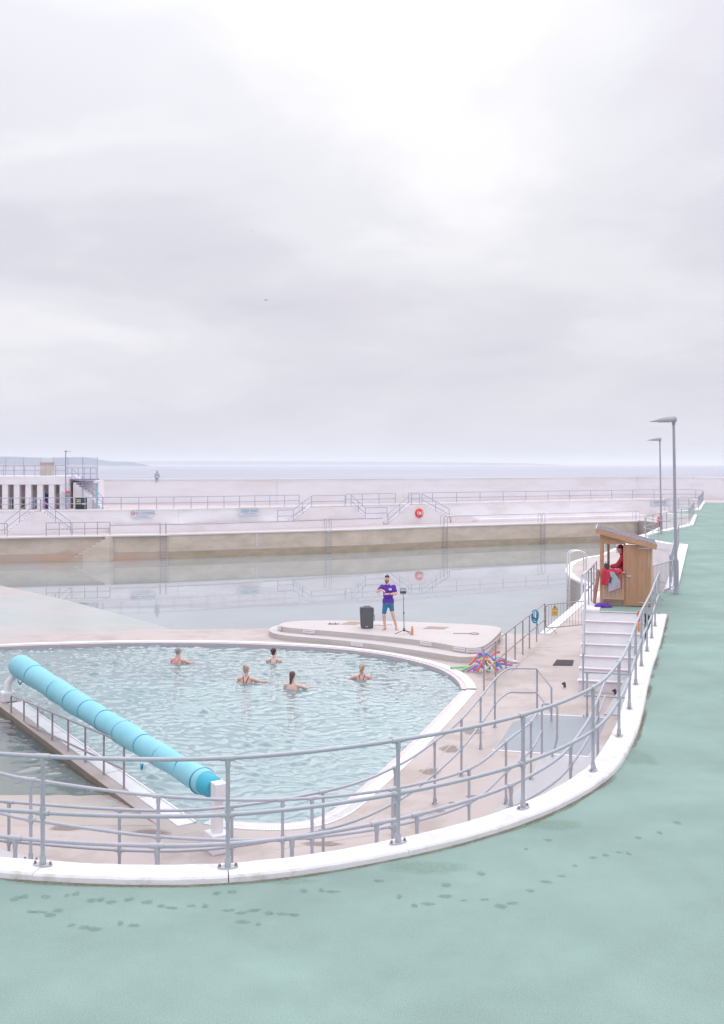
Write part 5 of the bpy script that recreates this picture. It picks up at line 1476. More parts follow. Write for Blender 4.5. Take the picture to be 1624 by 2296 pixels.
o.modifiers.new('solid', 'SOLIDIFY').thickness = 0.014
# jacket draped over the counter
jk = thing('jacket', 'red jacket with grey lining draped over the hut counter', 'jacket', HW(0.42, -0.02, 1.0), -PSI)
def cloth(fn, nu, nv, m, name, parent, th=0.016):
    vs = [fn(i / (nu - 1), j / (nv - 1)) for j in range(nv) for i in range(nu)]
    mb = MB().add(vs, [(j * nu + i, j * nu + i + 1, (j + 1) * nu + i + 1, (j + 1) * nu + i) for j in range(nv - 1) for i in range(nu - 1)], True)
    o = mb.build(name, m, parent, local=True)
    s = o.modifiers.new('solid', 'SOLIDIFY'); s.thickness = th
    return o
def hang(xa, xb, top_out, length, sk):
    def fn(u, v):
        x = xa + (xb - xa) * u
        if v < 0.22:
            a = v / 0.22
            y = 0.15 - a * 0.33; z = 0.045 + 0.035 * math.sin(a * 3.1) + 0.02 * math.sin(u * 9)
        else:
            a = (v - 0.22) / 0.78
            y = -0.185 - 0.02 * math.sin(u * 10 + a * 2) - 0.03 * a * (1 - a); z = 0.045 - a * (length + sk * u) + 0.012 * math.sin(u * 7)
        return (x + 0.05 * (u - 0.5) * v + 0.012 * math.sin(v * 9 + u * 4), y, z)
    return fn
cloth(hang(-0.36, -0.06, 0, 0.42, 0.02), 16, 22, M_RED, 'back_panel', jk)
cloth(hang(-0.10, 0.20, 0, 0.10, -0.02), 12, 18, M_RED, 'shoulder', jk)
def lining(u, v):
    xl = -0.14 + 0.0 * v + (0.06 if v < 0.3 else -0.02) * v * 2.2
    xr = -0.02 + 0.20 * min(1, v * 1.6)
    zz = 0.02 - v * (0.50 + 0.14 * (1 - u) - 0.02)
    return (xl + (xr - xl) * u, -0.222 - 0.012 * math.sin(u * 8 + v * 5), zz)
cloth(lining, 12, 18, M_LINING, 'lining', jk)
cloth(lambda u, v: (-0.135 + 0.06 * u - 0.03 * v, -0.242 - 0.004 * math.sin(v * 6), -0.13 - 0.17 * v - 0.01 * u), 5, 8, M_BLACK, 'inside_pocket', jk)
cloth(lambda u, v: (-0.16 + 0.345 * u, -0.236, -0.59 + 0.13 * u + 0.02 * v), 12, 3, M_RED, 'hem', jk)
cloth(lambda u, v: (0.16 + 0.045 * u + 0.015 * v, -0.225 - 0.01 * math.sin(v * 9), -0.02 - 0.44 * v), 4, 14, M_RED, 'front_edge', jk)
# black bag on the counter
c = HW(0.20, 0.06, 1.003)
t = thing('radio_bag', 'black bag standing on the hut counter', 'bag', c, -PSI)
MB().box((0, 0, 0.115), (0.16, 0.12, 0.23)).build('body', M_BLACK, t, local=True, bevel=0.03)
MB().tube([(-0.05, 0, 0.22), (-0.045, 0, 0.27), (0.045, 0, 0.27), (0.05, 0, 0.22)], 0.009, 6).build('handle', M_BLACK, t, local=True)

# =================================================================== PEOPLE
def head_caps(c, yaw=0.0, pitch=0.0, s=1.0):
    """face towards -y before yaw; returns (skin caps, fn to place points)"""
    c = Vector(c); m = Matrix.Rotation(yaw, 3, 'Z') @ Matrix.Rotation(pitch, 3, 'X')
    P = lambda x, y, z: c + m @ Vector((x * s, y * s, z * s))
    caps = [('e', P(0, 0.012, 0.025), (0.076 * s, 0.094 * s, 0.097 * s), yaw, 'Z'), ('c', P(0, -0.018, -0.02), 0.066 * s, P(0, -0.042, -0.072), 0.042 * s),
            ('c', P(0, -0.088, 0.015), 0.011 * s, P(0, -0.107, -0.018), 0.016 * s), ('c', P(-0.03, -0.075, 0.03), 0.016 * s, P(0.03, -0.075, 0.03), 0.016 * s)]
    for sd_ in (-1, 1): caps.append(('e', P(sd_ * 0.078, 0.012, 0.0), (0.014 * s, 0.02 * s, 0.03 * s), yaw, 'Z'))
    return caps, P
def face_bits(P, parent, s=1.0):
    mb = MB()
    for sd_ in (-1, 1): mb.lathe([(0.004, -0.006), (0.012, 0.0), (0.004, 0.006)], P(sd_ * 0.031, -0.089, 0.012), 8, P(0, -1, 0) - P(0, 0, 0))
    mb.build('eyes', M_EYE, parent, local=True)
    MB().tube([P(-0.025, -0.083, -0.052), P(0, -0.092, -0.05), P(0.025, -0.083, -0.052)], 0.006 * s, 6).build('mouth', M_LIP, parent, local=True)
def hand(w, d, up, side, caps, thumb_sign=1, L=0.17, curl=0.25):
    """w wrist, d finger direction, up back-of-hand normal; five fingers"""
    w, d, up = Vector(w), Vector(d).normalized(), Vector(up).normalized()
    sdv = d.cross(up).normalized()
    pc = w + d * 0.085
    caps.append(('c', w, 0.026, w + d * 0.03, 0.028))
    for k in range(4): caps.append(('c', w + d * 0.03 + sdv * (0.02 * (k - 1.5)) * 0.8, 0.018, w + d * 0.088 + sdv * (0.021 * (k - 1.5)), 0.0155))
    for k, l in enumerate((0.062, 0.076, 0.082, 0.072)):
        b = w + d * 0.088 + sdv * (0.0215 * (k - 1.5))
        m1 = b + d * l * 0.55 - up * 0.006
        caps.append(('c', b, 0.0105, m1, 0.0095)); caps.append(('c', m1, 0.0095, m1 + d * l * 0.45 - up * l * curl, 0.008))
    tb = w + d * 0.03 + sdv * 0.026 * thumb_sign
    t1 = tb + d * 0.035 + sdv * 0.028 * thumb_sign - up * 0.01
    caps.append(('c', tb, 0.0145, t1, 0.012)); caps.append(('c', t1, 0.0115, t1 + d * 0.032 + sdv * 0.006 * thumb_sign, 0.0095))
def foot(ank, toe, caps):
    ank, toe = Vector(ank), Vector(toe)
    heel = Vector((ank.x, ank.y, 0.035)) + (Vector((ank.x, ank.y, 0)) - Vector((toe.x, toe.y, 0))) * 0.25
    ball = Vector((ank.x, ank.y, 0)).lerp(Vector((toe.x, toe.y, 0)), 0.72); ball.z = 0.028
    caps += [('c', ank, 0.04, heel, 0.034), ('c', ank, 0.04, ball, 0.034), ('c', heel, 0.034, ball, 0.032)]
    d = (Vector((toe.x, toe.y, 0)) - Vector((ank.x, ank.y, 0))).normalized(); sd2 = Vector((-d.y, d.x, 0))
    for k in range(5):
        b = ball + sd2 * (0.016 * (k - 2)); caps.append(('c', b, 0.014, b + d * (0.075 - 0.007 * abs(k - 2)) - Vector((0, 0, 0.012)), 0.011))

# --- instructor on the podium
mo = G(871, 1411.5, PT)
man = thing('person', 'person in purple polo shirt and blue shorts standing on the podium with folded forearms raised', 'person', mo)
sk = []
hips = {-1: Vector((-0.095, 0, 0.90)), 1: Vector((0.09, 0, 0.90))}
knee = {-1: Vector((-0.155, -0.03, 0.51)), 1: Vector((0.150, -0.07, 0.545))}
ankl = {-1: Vector((-0.118, 0.03, 0.085)), 1: Vector((0.278, 0.02, 0.085))}
toes = {-1: Vector((-0.205, -0.15, 0)), 1: Vector((0.325, -0.17, 0))}
for s in (-1, 1):
    sk += [('c', hips[s], 0.095, knee[s], 0.06), ('c', knee[s], 0.062, knee[s].lerp(ankl[s], 0.32) + Vector((0, 0.018, 0)), 0.058), ('c', knee[s].lerp(ankl[s], 0.32) + Vector((0, 0.018, 0)), 0.058, ankl[s], 0.038)]
    foot(ankl[s], toes[s], sk)
sk += [('e', (0, 0.0, 0.95), (0.15, 0.085, 0.14)), ('e', (-0.005, 0.005, 1.16), (0.145, 0.09, 0.2)), ('e', (-0.01, 0.0, 1.37), (0.185, 0.115, 0.17)),
       ('c', (-0.02, 0.0, 1.48), 0.062, (-0.035, -0.01, 1.62), 0.058)]
sh = {-1: Vector((-0.215, 0.0, 1.475)), 1: Vector((0.19, 0.0, 1.47))}
elb = {-1: Vector((-0.375, -0.10, 1.325)), 1: Vector((0.262, -0.10, 1.245))}
wri = {-1: Vector((-0.245, -0.30, 1.415)), 1: Vector((0.005, -0.29, 1.262))}
for s in (-1, 1):
    sk += [('c', (0, 0, 1.45), 0.07, sh[s], 0.07), ('c', sh[s], 0.064, elb[s], 0.046), ('c', elb[s], 0.046, elb[s].lerp(wri[s], 0.3), 0.046), ('c', elb[s].lerp(wri[s], 0.3), 0.046, wri[s], 0.029)]
hand(wri[-1], (0.85, -0.25, -0.42), (0.3, -0.4, 0.8), 1, sk, -1)
hand(wri[1], (-1, -0.06, 0.02), (0, -0.35, 0.9), -1, sk, 1)
hc, P = head_caps((-0.045, -0.02, 1.745), R(-28), R(6), 1.04)
sk += hc
body = blob('body', sk, M_SKIN, man, 0.0085, 3)
face_bits(P, man)
blob('hair', [('e', P(0, 0.022, 0.058), (0.080, 0.097, 0.085), R(-28), 'Z'), ('e', P(0, -0.035, 0.098), (0.06, 0.05, 0.035), R(-28), 'Z')], M_HAIRD, man, 0.01, 2)
blob('beard', [('c', P(-0.052, -0.02, -0.05), 0.026, P(0, -0.066, -0.092), 0.034), ('c', P(0.052, -0.02, -0.05), 0.026, P(0, -0.066, -0.092), 0.034), ('c', P(0, -0.066, -0.088), 0.034, P(0, -0.06, -0.12), 0.024),
               ('c', P(-0.03, -0.088, -0.038), 0.009, P(0.03, -0.088, -0.038), 0.009), ('c', P(-0.066, 0.0, -0.015), 0.014, P(-0.052, -0.02, -0.05), 0.022), ('c', P(0.066, 0.0, -0.015), 0.014, P(0.052, -0.02, -0.05), 0.022)], M_BEARD, man, 0.008, 2)
shirt = [('c', (-0.085, 0, 0.965), 0.122, (0.08, 0, 0.965), 0.122), ('e', (-0.008, 0.0, 1.38), (0.205, 0.135, 0.16)), ('e', (-0.005, 0.0, 1.2), (0.178, 0.125, 0.2)), ('c', (-0.10, 0.0, 1.02), 0.10, (0.095, 0.0, 1.02), 0.10), ('c', (-0.105, 0, 0.985), 0.09, (0.10, 0, 0.985), 0.09), ('c', (-0.07, 0, 1.48), 0.06, (0.05, 0, 1.48), 0.06)]
for s in (-1, 1): shirt += [('c', (0.06 * s, 0, 1.445), 0.085, sh[s], 0.084), ('c', sh[s], 0.083, sh[s].lerp(elb[s], 0.62), 0.07)]
blob('polo_shirt', shirt, M_PURPLE, man, 0.011, 3)
ring = [Vector((-0.03 + 0.072 * math.cos(a), -0.015 + 0.072 * math.sin(a), 1.545 - 0.02 * math.sin(-a))) for a in np.linspace(0, 2 * math.pi, 15)[:-1]]
MB().tube(ring, 0.018, 6, closed=True).build('collar', M_PURPLE, man, local=True)
MB().box((0.062, -0.142, 1.405), (0.105, 0.012, 0.062)).build('chest_badge', M_PLATE, man, local=True)
shorts = [('c', (-0.075, 0, 0.91), 0.122, (0.075, 0, 0.91), 0.122), ('e', (0, 0, 0.86), (0.17, 0.125, 0.1))]
for s in (-1, 1): shorts += [('c', hips[s] - Vector((0, 0, 0.03)), 0.107, hips[s].lerp(knee[s], 0.80 if s < 0 else 0.64), 0.078)]
blob('shorts', shorts, M_TEALS, man, 0.011, 3)
MB().tube([wri[1] + Vector((0.05 + 0.0 * k, 0.037 * math.cos(k), 0.037 * math.sin(k))) for k in np.linspace(0, 6.28, 11)[:-1]], 0.009, 6, closed=True).build('watch_strap', M_BLACK, man, local=True)

# --- lifeguard in the hut
lg = thing('person', 'person in maroon hooded jacket and peaked cap standing inside the hut', 'person', HW(0.72, 0.62, 0.04), -PSI)
sk = []
for s in (-1, 1):
    sk += [('c', (0.0, 0.10 * s, 0.82), 0.10, (-0.02, 0.11 * s, 0.45), 0.065), ('c', (-0.02, 0.11 * s, 0.45), 0.062, (0.03, 0.11 * s, 0.08), 0.042)]
    foot((0.03, 0.11 * s, 0.085), (-0.17, 0.12 * s, 0), sk)
sk += [('e', (0, 0, 0.95), (0.13, 0.17, 0.2)), ('e', (-0.03, 0, 1.2), (0.12, 0.18, 0.22)), ('c', (-0.07, 0, 1.34), 0.06, (-0.11, 0, 1.48), 0.055)]
arm = {}
for s in (-1, 1):
    S_, E_, W_ = Vector((-0.06, 0.2 * s, 1.31)), Vector((-0.22, 0.24 * s, 1.07)), Vector((-0.42, 0.06 * s, 1.05))
    arm[s] = (S_, E_, W_)
    sk += [('c', S_, 0.055, E_, 0.045), ('c', E_, 0.043, W_, 0.028)]
    hand(W_, (-0.8, -0.5 * s, 0.0), (0, 0, 1), s, sk, -s)
hc, P = head_caps((-0.135, 0, 1.565), R(-90), 0, 1.0); sk += hc
blob('body', sk, M_SKIN2, lg, 0.011, 3); face_bits(P, lg)
jc = [('e', (-0.02, 0, 0.98), (0.155, 0.195, 0.2)), ('e', (-0.04, 0, 1.2), (0.15, 0.205, 0.22)), ('c', (-0.06, 0, 1.36), 0.085, (-0.09, 0, 1.43), 0.075), ('e', (0.0, 0, 1.42), (0.08, 0.11, 0.07))]
for s in (-1, 1):
    S_, E_, W_ = arm[s]
    jc += [('c', (-0.05, 0.08 * s, 1.3), 0.1, S_, 0.082), ('c', S_, 0.078, E_, 0.068), ('c', E_, 0.066, E_.lerp(W_, 0.85), 0.05)]
blob('hooded_jacket', jc, M_RED, lg, 0.014, 3)
blob('cap', [('e', P(0, 0.012, 0.062), (0.086, 0.104, 0.078), R(-90), 'Z'), ('e', P(0, 0.06, 0.0), (0.082, 0.06, 0.1), R(-90), 'Z')], M_MAROON, lg, 0.011, 2)
MB().add([P(-0.06, -0.07, 0.07), P(0.06, -0.07, 0.07), P(0.045, -0.16, 0.055), P(-0.045, -0.16, 0.055), P(-0.06, -0.07, 0.058), P(0.06, -0.07, 0.058), P(0.045, -0.16, 0.045), P(-0.045, -0.16, 0.045)], [(0, 1, 2, 3), (4, 7, 6, 5), (0, 4, 5, 1), (1, 5, 6, 2), (2, 6, 7, 3), (3, 7, 4, 0)]).build('peak', M_MAROON, lg, local=True)
trs = [('e', (0, 0, 0.86), (0.135, 0.175, 0.14))]
for s in (-1, 1): trs += [('c', (0.0, 0.10 * s, 0.82), 0.115, (-0.02, 0.11 * s, 0.45), 0.085), ('c', (-0.02, 0.11 * s, 0.45), 0.085, (0.03, 0.11 * s, 0.1), 0.07)]
blob('trousers', trs, M_BLACK, lg, 0.014, 3)

# --- bathers: built facing +y (away), water level at z = 0
def bather(label, u, v, yaw, skin, hair, suit, style, straps, armpose, lift=0.0, tilt=0.0):
    p = G(u, v, SW); p.z = water_z(p.x, p.y) + lift - 0.06
    t = thing('person', label, 'person', p, yaw, 'bathers in the small pool')
    sk = [('e', (0, 0, -0.02), (0.195, 0.125, 0.22)), ('e', (0, 0, -0.26), (0.145, 0.11, 0.2)), ('e', (0, 0.0, -0.45), (0.18, 0.14, 0.16)), ('c', (0, 0.0, 0.17), 0.054, (0, 0.015, 0.30), 0.05)]
    for s in (-1, 1):
        S_ = Vector((0.2 * s, 0.0, 0.13))
        sk += [('c', (0.03 * s, 0, 0.165), 0.05, S_, 0.062)]
        if (s < 0 and armpose[0] == 'out') or (s > 0 and armpose[1] == 'out'):
            E_, W_ = Vector((0.37 * s, 0.10, 0.05)), Vector((0.54 * s, 0.22, 0.03))
        elif (s < 0 and armpose[0] == 'fwd') or (s > 0 and armpose[1] == 'fwd'):
            E_, W_ = Vector((0.33 * s, 0.16, 0.04)), Vector((0.38 * s, 0.36, 0.03))
        else:
            E_, W_ = Vector((0.29 * s, 0.02, -0.14)), Vector((0.24 * s, 0.22, -0.2))
        sk += [('c', S_, 0.057, E_, 0.042), ('c', E_, 0.042, W_, 0.027)]
        hand(W_, (W_ - E_), (0, 0, 1), s, sk, -s)
        sk += [('c', (0.09 * s, 0, -0.52), 0.09, (0.10 * s, 0.05, -0.85), 0.06), ('c', (0.10 * s, 0.05, -0.85), 0.058, (0.1 * s, -0.02, -1.08), 0.045)]
    hc, P = head_caps((0, 0.035, 0.395), math.pi + tilt, 0.0, 0.95); sk += hc
    blob('body', sk, skin, t, 0.0105, 3); face_bits(P, t)
    hr = [('e', P(0, 0.03, 0.045), (0.082, 0.092, 0.092), tilt, 'Z'), ('e', P(0, 0.055, -0.02), (0.066, 0.052, 0.075), tilt, 'Z')]
    if style == 'bun': hr += [('e', P(0, 0.125, 0.06), (0.046, 0.046, 0.046))]
    if style == 'topbun': hr += [('e', P(0, 0.09, 0.115), (0.05, 0.05, 0.042))]
    if style == 'pony': hr += [('c', P(0, 0.115, 0.05), 0.035, P(0, 0.15, -0.03), 0.034), ('c', P(0, 0.15, -0.03), 0.034, P(0, 0.125, -0.17), 0.017)]
    if style == 'long': hr += [('c', P(0, 0.07, 0.0), 0.06, P(0, 0.085, -0.13), 0.045), ('c', P(0, 0.085, -0.13), 0.045, P(0.01, 0.10, -0.2), 0.03)]
    h = blob('hair', hr, hair, t, 0.0105, 2)
    if style == 'pony':
        h.data.materials[0] = hair
    su = [('e', (0, 0.012, -0.3), (0.152, 0.118, 0.2)), ('e', (0, 0.012, -0.47), (0.188, 0.146, 0.17)), ('e', (0, 0.075, -0.06), (0.14, 0.062, 0.11))]
    if straps == 'high': su += [('e', (0, 0.0, -0.03), (0.178, 0.122, 0.17))]
    if straps == 'bandback': su += [('c', (-0.16, 0.0, 0.0), 0.045, (-0.13, 0.0, -0.25), 0.06), ('c', (0.16, 0.0, 0.0), 0.045, (0.13, 0.0, -0.25), 0.06)]
    blob('swimsuit', su, suit, t, 0.0125, 3)
    def strap(pts): MB().tube(pts, 0.0135, 6).build('strap', suit, t, local=True)
    if straps in ('racer', 'high'):
        for s in (-1, 1): strap([(0.085 * s, 0.03, 0.215), (0.075 * s, -0.06, 0.175), (0.035 * s, -0.108, 0.06), (0.0, -0.118, -0.02), (0.0, -0.118, -0.12)])
    if straps == 'one': 
        for s in (-1, 1): strap([(0.10 * s, 0.03, 0.205), (0.10 * s, -0.055, 0.17), (0.085 * s, -0.10, 0.05), (0.06 * s, -0.118, -0.14)])
    if straps == 'bandback':
        for s in (-1, 1): strap([(0.13 * s, 0.03, 0.195), (0.145 * s, -0.045, 0.15), (0.155 * s, -0.05, 0.0)])
    return t
bather('person with short grey hair in a red swimsuit standing in the small pool', 399, 1487, R(-25), M_SKIN, M_HAIRG, M_SUITR, 'short', 'racer', ('down', 'fwd'), 0.03, R(-20))
bather('person with dark hair in a bun bathing nearest the podium steps', 614.5, 1486, R(-8), M_SKIN2, M_HAIRD, M_SUITG, 'bun', 'one', ('down', 'down'), 0.0, R(-30))
bather('person with blonde bun and crossed dark straps in the small pool', 552, 1531, R(-10), M_SKIN, M_HAIRY, M_SUITB, 'topbun', 'racer', ('down', 'out'), 0.02, R(-25))
bather('person with long brown hair and broad bare back in the small pool', 656, 1546, R(-18), M_SKIN2, M_HAIRB, M_SUITW, 'long', 'bandback', ('down', 'fwd'), 0.03, R(-20))
bather('person with blonde ponytail and maroon swimsuit in the small pool', 812, 1523, R(-6), M_SKIN, M_HAIRY, M_SUITM, 'pony', 'high', ('out', 'down'), -0.02, R(-12))

# =================================================================== PODIUM PROPS
sp_ = G(823, 1408.3, PT)
t = thing('loudspeaker', 'black portable loudspeaker standing on the podium', 'loudspeaker', sp_, R(6))
def rounded(w, d, z0, z1, r=0.05, taper=1.0):
    pts = []
    for sx, sy, a0 in ((1, 1, 0), (-1, 1, 90), (-1, -1, 180), (1, -1, 270)):
        for k in range(5):
            a = R(a0 + k * 22.5); pts.append((sx * (w / 2 - r) + r * math.cos(a), sy * (d / 2 - r) + r * math.sin(a)))
    return pts
# front outline: tapered towards the foot, rounded corners, extruded in depth
out = []
for (x, z, a0) in ((0.165, 0.66, 0), (-0.165, 0.66, 90), (-0.14, 0.07, 180), (0.14, 0.07, 270)):
    for k in range(5):
        a = R(a0 + k * 22.5); out.append((x + 0.07 * math.cos(a), z + 0.07 * math.sin(a)))
def extr(out, y0, y1, s=1.0):
    n = len(out); cz = 0.365
    vs = [(x * s, y0, cz + (z - cz) * s) for x, z in out] + [(x * s, y1, cz + (z - cz) * s) for x, z in out]
    return MB().add(vs, [(i, (i + 1) % n, n + (i + 1) % n, n + i) for i in range(n)] + [tuple(range(n)), tuple(range(n, 2 * n))[::-1]])
extr(out, -0.13, 0.20).build('cabinet', M_SPEAKER, t, local=True, bevel=0.02)
extr(out, -0.150, -0.128, 0.93).build('grille', M_GRILLE, t, local=True, bevel=0.012)
MB().box((-0.02, -0.153, 0.075), (0.07, 0.008, 0.02)).build('badge', M_PLATE, t, local=True)
MB().tube([(-0.1, 0.02, 0.72), (-0.09, 0.02, 0.765), (0.09, 0.02, 0.765), (0.1, 0.02, 0.72)], 0.014, 6).build('top_handle', M_BLACK, t, local=True)
MB().tube([(0.23, 0.05, 0.24), (0.265, 0.05, 0.26), (0.265, 0.05, 0.44), (0.23, 0.05, 0.46)], 0.013, 6).build('side_handle', M_BLACK, t, local=True)
ms = G(906.5, 1421, PT)
t = thing('tablet_stand', 'thin dark tripod stand holding a tablet on the podium', 'stand', ms)
MB().tube([(0, 0, 0.1), (-0.015, 0, 0.8), (-0.035, 0, 1.36)], [0.016, 0.013, 0.011], 8).build('shaft', M_ROPE, t, local=True)
MB().lathe([(0.03, 0.08), (0.035, 0.1), (0.035, 0.17), (0.018, 0.2)], (0, 0, 0), 10).build('hub', M_SPEAKER, t, local=True)
MB().lathe([(0.02, 0.66), (0.022, 0.68), (0.022, 0.72), (0.016, 0.74)], (-0.012, 0, 0), 8).build('clutch', M_BLACK, t, local=True)
for a in (200, 318, 40): 
    MB().tube([(0.02 * math.cos(R(a)), 0.02 * math.sin(R(a)), 0.12), (0.33 * math.cos(R(a)), 0.33 * math.sin(R(a)), 0.012)], 0.011, 6).build('leg', M_BLACK, t, local=True)
MB().box((-0.035, -0.02, 1.45), (0.21, 0.02, 0.17), m=Matrix.Rotation(R(-18), 3, 'X')).build('tablet', M_BLACK, t, local=True, bevel=0.006)
MB().box((-0.035, -0.034, 1.478), (0.19, 0.006, 0.085), m=Matrix.Rotation(R(-18), 3, 'X')).build('screen', M_LINING, t, local=True)
MB().box((-0.035, -0.01, 1.36), (0.20, 0.05, 0.05), m=Matrix.Rotation(R(-18), 3, 'X')).build('cradle', M_LINING, t, local=True)
b = G(924.5, 1423.5, PT)
t = thing('drinks_bottle', 'orange drinks bottle standing beside the tripod stand', 'bottle', b)
MB().lathe([(0.036, 0), (0.042, 0.01), (0.042, 0.18), (0.03, 0.22), (0.02, 0.235)], (0, 0, 0), 14).build('body', M_ORANGE, t, local=True)
MB().lathe([(0.02, 0.232), (0.022, 0.24), (0.022, 0.27), (0.01, 0.285)], (0, 0, 0), 12).build('cap', M_HATCH, t, local=True)
b = G(747, 1400, PT)
t = thing('sandals', 'patterned pair of sandals lying left of the loudspeaker', 'sandals', b)
for dx, rr in ((-0.09, 0.1), (0.10, -0.15)):
    pts = [(dx + 0.11 * math.cos(a) * (1 + 0.15 * math.cos(a)), 0.05 * math.sin(a)) for a in np.linspace(0, 2 * math.pi, 17)[:-1]]
    so = MB().prism(pts, 0.0, 0.03).build('sole', mat('sandal_sole', (0.30, 0.2, 0.36), 0.8, 0.3, 40) if 'sandal_sole' not in MATS else MATS['sandal_sole'], t, local=True)
    MB().tube([(dx - 0.02, -0.045, 0.02), (dx - 0.02, -0.02, 0.06), (dx - 0.02, 0.02, 0.06), (dx - 0.02, 0.045, 0.02)], 0.012, 6).build('strap', M_MAROON, so, local=True)
# speaker lead and reaching pole
pts = [G(838, 1403, PT) + Vector((0, 0, 0.012)), G(848, 1402, PT) + Vector((0, 0, 0.012)), G(858, 1404, PT) + Vector((0, 0, 0.012)), G(866, 1401.5, PT) + Vector((0, 0, 0.012)), G(880, 1402, PT) + Vector((0, 0, 0.012))]
one('speaker_lead', 'thin grey lead trailing from the loudspeaker', 'lead', MB().tube(spline(pts, 5), 0.009, 6), M_LAMP, pts[0])
pts = [G(1016, 1421, PT) + Vector((0, 0, 0.015)), G(1050, 1421.5, PT) + Vector((0, 0, 0.015)), G(1062, 1423.5, PT) + Vector((0, 0, 0.015)), G(1073, 1422.5, PT) + Vector((0, 0, 0.015)), G(1072, 1420.5, PT) + Vector((0, 0, 0.015)), G(1060, 1420, PT) + Vector((0, 0, 0.015)), G(1052, 1421.5, PT) + Vector((0, 0, 0.015))]
one('reaching_hook', 'brown looped hook lying on the podium', 'hook', MB().tube(spline(pts, 4), 0.011, 6), M_HATCH, pts[0])

# =================================================================== NOODLES
cols = {'red': (0.78, 0.10, 0.10), 'orange': (0.85, 0.34, 0.10), 'blue': (0.10, 0.22, 0.62), 'violet': (0.24, 0.15, 0.60), 'magenta': (0.52, 0.12, 0.46), 'green': (0.25, 0.58, 0.28), 'teal': (0.05, 0.45, 0.50), 'lilac': (0.40, 0.22, 0.62), 'light blue': (0.16, 0.42, 0.70)}
NM = {k: mat('foam_' + k.replace(' ', '_'), tuple(x * 0.9 + 0.09 for x in c), 0.8, 0.04, 10) for k, c in cols.items()}
def nz(x, y): return (1000.4 + x / 8.93, 1442 + y / 8.93)
# (colour, from, to, height from, height to) in survey picture detail coordinates
noods = [('green', (85, 495), (520, 470), 0.04, 0.14), ('green', (320, 545), (590, 430), 0.04, 0.2), ('red', (470, 440), (690, 190), 0.10, 0.42), ('red', (610, 575), (730, 400), 0.05, 0.30), ('magenta', (430, 555), (640, 440), 0.05, 0.2),
         ('blue', (545, 555), (700, 440), 0.05, 0.22), ('lilac', (590, 350), (740, 500), 0.32, 0.10), ('light blue', (640, 290), (800, 255), 0.34, 0.42), ('violet', (660, 220), (760, 260), 0.45, 0.42), ('blue', (760, 200), (960, 340), 0.48, 0.34), ('blue', (940, 330), (1125, 510), 0.34, 0.10),
         ('orange', (660, 355), (890, 360), 0.34, 0.34), ('orange', (850, 370), (1000, 540), 0.32, 0.06), ('magenta', (960, 470), (1050, 550), 0.16, 0.05), ('red', (780, 420), (830, 270), 0.22, 0.46), ('red', (900, 275), (1065, 180), 0.34, 0.42), ('teal', (980, 345), (1100, 305), 0.26, 0.28), ('red', (1020, 375), (1215, 385), 0.22, 0.18),
         ('light blue', (1050, 345), (1205, 350), 0.24, 0.2), ('lilac', (1030, 405), (1320, 440), 0.18, 0.06), ('blue', (960, 390), (1040, 480), 0.22, 0.1), ('green', (825, 565), (850, 440), 0.05, 0.20), ('teal', (880, 515), (800, 400), 0.06, 0.26), ('violet', (640, 500), (760, 380), 0.10, 0.28)]
cnt = {}
where = {'green': ['lying nearest the pool rim', 'slanting beside its twin', 'pointing out between the rail posts'], 'red': ['leaning high against the podium step', 'sticking out low at the front', 'standing up behind the rail', 'poking out behind the rail', 'lying flat at the walkway side'],
         'magenta': ['low at the pool side', 'low at the rail foot'], 'blue': ['low beside the red tip', 'arched over the top', 'sloping down to the walkway', 'tucked under the arched one'], 'lilac': ['crossing the front of the pile', 'lying farthest out on the walkway'], 'light blue': ['bent across the upper pile', 'flat behind the rail post'],
         'violet': ['at the crown of the pile', 'buried in the middle'], 'orange': ['lying level across the middle', 'sloping down in front'], 'teal': ['behind the rail', 'end-on at the foot']}
for cname, a, b_, z0, z1 in noods:
    k = cnt.get(cname, 0); cnt[cname] = k + 1
    zc = (z0 + z1) / 2
    pa = G(*nz(*a), D + z0); pb = G(*nz(*b_), D + z1)
    # the pile leans on itself: keep the lengths real by sliding ends along their sight depth a little
    yd = 28.6 + random.uniform(-0.25, 0.25)
    pa = Vector((pa.x, pa.y, D + z0)); pb = Vector((pb.x, pb.y, D + z1))
    mid = pa.lerp(pb, 0.5) + Vector((0, 0, 0.05 if z0 > 0.2 else 0.0))
    o = one('pool_noodle', '%s foam noodle %s in the heap' % (cname, where[cname][k]), 'pool noodle', MB().tube(spline([pa, mid, pb], 5), 0.036, 10), NM[cname], pa, 'foam noodles heaped by the podium')
# sneakers
b = G(1152, 1487, D)
t = thing('sneakers', 'pair of white sneakers left under the handrail', 'shoes', b)
for dx, dy in ((0.0, 0.0), (-0.05, 0.16)):
    s_ = blob('shoe', [('c', (dx - 0.09, dy, 0.05), 0.045, (dx + 0.02, dy, 0.045), 0.042), ('c', (dx + 0.02, dy, 0.042), 0.042, (dx + 0.14, dy - 0.02, 0.03), 0.034), ('c', (dx - 0.1, dy, 0.07), 0.038, (dx - 0.07, dy, 0.09), 0.036)], M_PLATE, t, 0.012, 2)
    MB().prism([(dx + 0.03 + 0.15 * math.cos(a), dy - 0.005 + 0.045 * math.sin(a)) for a in np.linspace(0, 6.28, 15)[:-1]], 0.0, 0.022).build('sole', M_TXTRED, s_, local=True)
